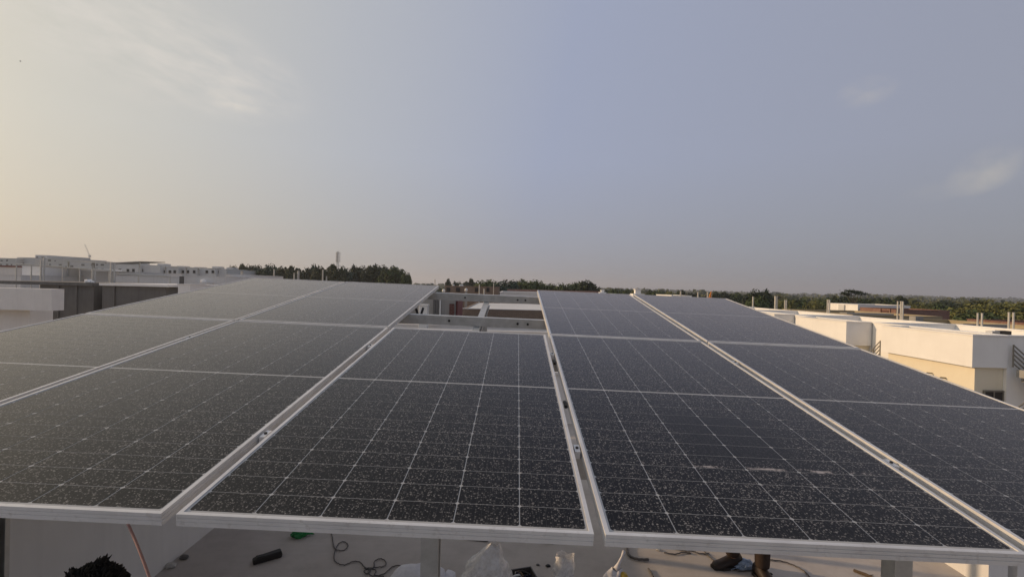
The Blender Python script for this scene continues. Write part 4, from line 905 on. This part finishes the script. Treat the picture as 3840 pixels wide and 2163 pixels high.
# bird in the sky
b = atd(75, 231, 90); e = tag(MB().tube([(-.14, 0, 0), (-.08, 0, .02), (.02, 0, .02), (.12, 0, .0), (.24, 0, -.01)], [.01, .04, .05, .03, .008], 8).build('bird', M['bird'], smooth=True), 'small dark bird gliding in the upper left sky', 'bird'); e.location = b
for s in (-1, 1):
    m = MB().prism([(-.04, 0), (.09, 0), (.06, .18), (.0, .34), (-.05, .20)], -.006, .006, 'z'); o = m.build('wing', M['bird'], e); o.rotation_euler = (s * .25, 0, 0); o.scale = (1, s, 1); o.location = (0, s * .02, .025)
e.rotation_euler = (0, 0, 1.2)

# ================================================================ trees
def leafmat(name, c1, c2):
    t = NT(name); oi = t.n('ShaderNodeObjectInfo'); c = t.mix(t.ramp(t.noise(1.1, 4, .6), .35, .68), c1, c2); c = t.mix(t.math('MULTIPLY', oi.outputs['Random'], .35), c, tuple(x * .6 for x in c1)); t.fin(c, .75, 0, .25)
    t.b.inputs['Transmission Weight'].default_value = 0; return t.m
M['leaf_dark'] = leafmat('dark_leaves', (.030, .042, .018), (.055, .070, .030)); M['leaf_mid'] = leafmat('green_leaves', (.050, .075, .024), (.090, .115, .038)); M['leaf_lime'] = leafmat('bright_leaves', (.115, .120, .032), (.155, .155, .05)); M['leaf_blue'] = leafmat('dark_green_leaves', (.028, .055, .035), (.045, .080, .05))
M['bark'] = mottled('bark', (.06, .045, .032), (.10, .08, .06), 6, .95)
def crown_mesh(seed, leaf, n, rx, rz, lobes, mat, holes=.3):
    g = random.Random(seed); cl = []
    for i in range(lobes):
        a = g.uniform(0, 6.28); rr = g.random() ** .6; zz = g.uniform(-.75, .85); k = math.sqrt(max(.05, 1 - zz * zz)); cl.append((Vector((math.cos(a) * rr * rx * .8 * k, math.sin(a) * rr * rx * .8 * k, zz * rz * .75)), g.uniform(.30, .50) * rx))
    mb = MB()
    for i in range(n):
        c, r0 = cl[i % lobes]; d = Vector((g.gauss(0, 1), g.gauss(0, 1), g.gauss(0, 1))).normalized(); p = c + d * r0 * (g.random() ** .35) * Vector((1, 1, .8)).length / 1.6
        if noise.noise(p * (1.3 / leaf) * .25 + Vector((seed, 0, 0))) < -holes: continue
        a = (d + Vector((g.uniform(-.8, .8), g.uniform(-.8, .8), g.uniform(-.4, .8)))).normalized(); t1 = a.orthogonal().normalized(); t2 = a.cross(t1); ang = g.uniform(0, 3.14); t1, t2 = t1 * math.cos(ang) + t2 * math.sin(ang), t2 * math.cos(ang) - t1 * math.sin(ang)
        s = leaf * g.uniform(.55, 1.25); k = len(mb.v); mb.v += [tuple(p - t1 * s), tuple(p - t2 * s * .55 + a * s * .15), tuple(p + t1 * s), tuple(p + t2 * s * .55 + a * s * .15)]; mb.f.append((k, k + 1, k + 2, k + 3))
    return mb.mesh('crown', mat), cl
def trunk_mesh(seed, h, r, cl, ch):
    g = random.Random(seed); mb = MB(); top = Vector((g.uniform(-.3, .3), g.uniform(-.3, .3), ch)); mid = Vector((g.uniform(-.2, .2), g.uniform(-.2, .2), ch * .5)); mb.tube([(0, 0, 0), mid, top], [r, r * .75, r * .4], 7)
    for c, rr in cl[:9]: q = Vector((c.x * .85, c.y * .85, ch + c.z * .85)); st = mid.lerp(top, g.uniform(.3, .95)); mb.tube([st, st.lerp(q, .55) + Vector((0, 0, .25)), q], [r * .38, r * .24, r * .08], 5)
    return mb.mesh('trunk', M['bark'])
KIND = {}
for nm_, mt, rx, rz, lobes, n, leaf in (('dark_a', 'leaf_dark', 3.0, 3.6, 26, 5600, .30), ('dark_b', 'leaf_dark', 2.5, 4.2, 22, 5200, .28), ('round', 'leaf_mid', 3.4, 2.8, 28, 6000, .30), ('blue', 'leaf_blue', 3.0, 3.0, 24, 5600, .30), ('lime', 'leaf_lime', 3.8, 2.9, 34, 9000, .22), ('mid', 'leaf_mid', 3.0, 2.6, 22, 5000, .30), ('tall', 'leaf_dark', 1.3, 3.4, 14, 1600, .25)):
    cm, cl = crown_mesh(sum(map(ord, nm_)) % 17 + rx, leaf, n, rx, rz, lobes, M[mt]); KIND[nm_] = (cm, trunk_mesh(len(nm_), 9, .28, cl, 6.2), rx, rz)
def tree(kind, px, ytop, y, wpx, label, group):
    cm, tm, rx, rz = KIND[kind]; top = Z_(px, ytop, y); s = (wpx / F * y / 2) / rx
    full = top - GZ; ch = 6.2; sz = full / (ch + max(v.co.z for v in cm.vertices))
    e = empty('tree', (X_(px, y), y, GZ), rnd.uniform(0, 6.28), label, 'tree', group); e.scale = (s, s, sz)
    link_mesh('trunk', tm, e); o = link_mesh('crown', cm, e, (0, 0, ch)); return e
grove = [(872, 990, 34), (905, 985, 52), (950, 986, 62), (1000, 985, 72), (1058, 993, 64), (1085, 990, 46), (1128, 998, 60), (1168, 984, 40), (1195, 990, 54), (1240, 986, 60), (1262, 990, 50), (1300, 996, 62), (1340, 990, 70), (1385, 992, 66), (1418, 985, 74), (1462, 992, 74), (1497, 998, 60), (1522, 1014, 40)]
for i, (px, yt, w) in enumerate(grove):
    tree(('dark_a', 'dark_b', 'dark_a', 'blue')[i % 4] if i < 15 else 'mid', px, yt + (i % 3), 108 + (i * 7) % 17, w * 1.35, f'{ORD[i]} tree from the left in the dark grove behind the left panels', 'dark grove behind the left panels')
for i, (px, yt, w, kd, y) in enumerate(((1560, 1062, 44, 'mid', 170), (1600, 1060, 40, 'dark_a', 180), (1680, 1044, 22, 'tall', 160), (1712, 1052, 40, 'dark_a', 165), (1742, 1053, 44, 'dark_b', 168), (1766, 1043, 24, 'tall', 158), (1786, 1054, 40, 'dark_a', 160))):
    tree(kd, px, yt, y, w * 1.25, f'{ORD[i]} small dark tree from the left beyond the bare beams', 'small trees beyond the bare beams')
for i, (px, yt, w, kd, y) in enumerate(((1832, 1047, 70, 'round', 105), (1888, 1045, 76, 'blue', 102), (1935, 1047, 50, 'blue', 106), (1980, 1045, 74, 'round', 104), (2030, 1056, 70, 'mid', 108), (2072, 1060, 44, 'mid', 110), (2118, 1060, 60, 'round', 100), (2160, 1053, 62, 'mid', 104), (2198, 1046, 56, 'dark_a', 102), (2240, 1072, 50, 'dark_a', 112))):
    tree(kd, px, yt, y, w * 1.75, f'{ORD[i]} bushy tree from the left behind the centre and right back panels', 'bushy trees behind the back panels')
for i, (px, yt, w, kd, y) in enumerate(((2300, 1078, 70, 'mid', 130), (2345, 1080, 54, 'mid', 135), (2380, 1084, 44, 'lime', 130), (2432, 1083, 40, 'dark_b', 140), (2470, 1086, 60, 'mid', 136), (2515, 1088, 70, 'lime', 132), (2555, 1086, 40, 'tall', 135), (2596, 1094, 60, 'dark_a', 150), (2680, 1090, 40, 'dark_b', 130), (2715, 1091, 40, 'dark_a', 132), (2760, 1094, 50, 'mid', 130), (2800, 1096, 44, 'dark_b', 124))):
    tree(kd, px, yt, y, w * 1.3, f'{ORD[i]} low tree from the left along the skyline above the right back panels', 'low trees above the right back panels')
tree('dark_a', 2856, 1079, 78, 108, 'large dark round tree on the skyline right of the panels', 'trees behind the white houses')
for i, (px, yt, w, kd, y) in enumerate(((2835, 1104, 70, 'mid', 74), (2945, 1112, 80, 'lime', 88), (3000, 1116, 90, 'mid', 92), (3050, 1120, 80, 'lime', 86), (3095, 1112, 70, 'mid', 90), (3140, 1108, 50, 'dark_b', 95), (3180, 1106, 60, 'dark_a', 92), (3225, 1110, 70, 'mid', 90), (3290, 1112, 90, 'dark_a', 96), (3340, 1116, 70, 'mid', 94), (3388, 1106, 60, 'dark_b', 100), (3440, 1128, 110, 'lime', 80), (3500, 1130, 90, 'mid', 84), (3545, 1134, 90, 'dark_a', 86), (3590, 1150, 80, 'mid', 70), (3610, 1128, 90, 'dark_a', 95))):
    tree(kd, px, yt, y, w * 1.3, f'{ORD[i]} scrubby tree from the left behind the white houses on the right', 'scrub trees behind the white houses')
for i, (px, yt, w, kd, y) in enumerate(((3655, 1136, 120, 'lime', 62), (3720, 1118, 150, 'lime', 60), (3790, 1122, 150, 'lime', 62), (3850, 1130, 120, 'mid', 60), (3690, 1158, 130, 'mid', 55), (3780, 1160, 130, 'lime', 54))):
    tree(kd, px, yt, y, w * 1.65, ('smaller sunlit bright green tree left of the big one at right', 'biggest bright green tree near the right picture edge', 'bright green tree at the right picture edge, behind the rightmost pipes', 'green tree cut off by the right picture edge', 'low green bush below the biggest bright tree', 'low bright bush behind the rightmost pipes')[i], 'bright trees at the right edge')
# sparse flat topped tree
b = Vector((X_(3205, 88), 88, GZ)); e = empty('tree', b, 0, 'sparse flat topped tree standing above the scrub at right', 'tree', 'trees behind the white houses')
m = MB(); h = Z_(3205, 1096, 88) - GZ; m.tube([(0, 0, 0), (.2, 0, h * .6), (.1, 0, h * .82)], [.25, .18, .1], 7); tips = []
for px, py in ((3168, 1099), (3188, 1091), (3202, 1094), (3218, 1097), (3232, 1102), (3176, 1104)):
    q = atd(px, py, 88 + rnd.uniform(-1, 1)) - b; tips.append(q); m.tube([(.15, 0, h * .7), Vector((q.x * .5, q.y * .5, h * .86)), q], [.1, .06, .03], 5)
m.build('trunk', M['bark'], e); mb = MB(); g = random.Random(3)
for q in tips:
    for i in range(170):
        p = q + Vector((g.gauss(0, .42), g.gauss(0, .42), g.gauss(0, .14))); a = Vector((g.uniform(-1, 1), g.uniform(-1, 1), 1)).normalized(); t1 = a.orthogonal().normalized(); t2 = a.cross(t1); s = .16; k = len(mb.v); mb.v += [tuple(p - t1 * s), tuple(p - t2 * s * .6), tuple(p + t1 * s), tuple(p + t2 * s * .6)]; mb.f.append((k, k + 1, k + 2, k + 3))
mb.build('crown', M['leaf_dark'], e)
# the far wood that closes the horizon
def far_wood():
    g = random.Random(11); mb = MB()
    for i in range(5200):
        ang = R_(g.uniform(-75, 75)); d = 170 * (2600 / 170) ** (g.random() ** .8)
        x, y = d * math.sin(ang), d * math.cos(ang)
        if ang < R_(-22) and d < 320: continue
        z = GZ + min(1, max(0, (d - 120) / 500)) * 7.0 * (noise.noise(Vector((x / 420, y / 420, .3))) - .25)
        if d > 1500: z += min(1, (d - 1500) / 2500) * (20 * noise.noise(Vector((x / 1700, y / 1700, 2.0))) + 3)
        if noise.noise(Vector((x / 160, y / 160, 5))) < -.12: continue
        w = g.uniform(2.5, 4.5) * (1 + d / 900); h = g.uniform(5, 8.5) * (.9 + d / 3500)
        for k in range(16):
            p = Vector((x + g.gauss(0, .42) * w, y + g.gauss(0, .42) * w, z + h * g.uniform(.35, 1.0))); a = Vector((g.gauss(0, 1), g.gauss(0, 1), g.uniform(.0, 1.2))).normalized(); t1 = a.orthogonal().normalized(); t2 = a.cross(t1); s = w * g.uniform(.22, .42); n = len(mb.v)
            mb.v += [tuple(p - t1 * s), tuple(p - t2 * s + a * s * .3), tuple(p + t1 * s), tuple(p + t2 * s + a * s * .3)]; mb.f.append((n, n + 1, n + 2, n + 3))
    t = NT('far_foliage'); c = t.mix(t.ramp(t.noise(.02, 5, .6), .35, .65), (.055, .068, .032), (.105, .11, .05)); t.fin(c, .9, 0, .1)
    tag(mb.build('distant_woodland', t.m), 'distant dark green woodland along the horizon', 'woodland', kind='stuff')
far_wood()
# ================================================================ evening haze in the air
hz = MB().box(-7600, 7600, -7600, 7600, -60, 75).build('haze', None); tag(hz, 'pale evening haze over the whole landscape', 'haze', kind='stuff')
hm = bpy.data.materials.new('haze_air'); hm.use_nodes = True; nt = hm.node_tree; nt.nodes.clear(); o = nt.nodes.new('ShaderNodeOutputMaterial'); v = nt.nodes.new('ShaderNodeVolumePrincipled')
v.inputs['Color'].default_value = (.90, .93, 1.0, 1); v.inputs['Density'].default_value = HAZE; v.inputs['Anisotropy'].default_value = 0.3; nt.links.new(v.outputs[0], o.inputs['Volume']); hz.data.materials.append(hm)
for o in bpy.data.objects:
    if '_off' in o: del o['_off']
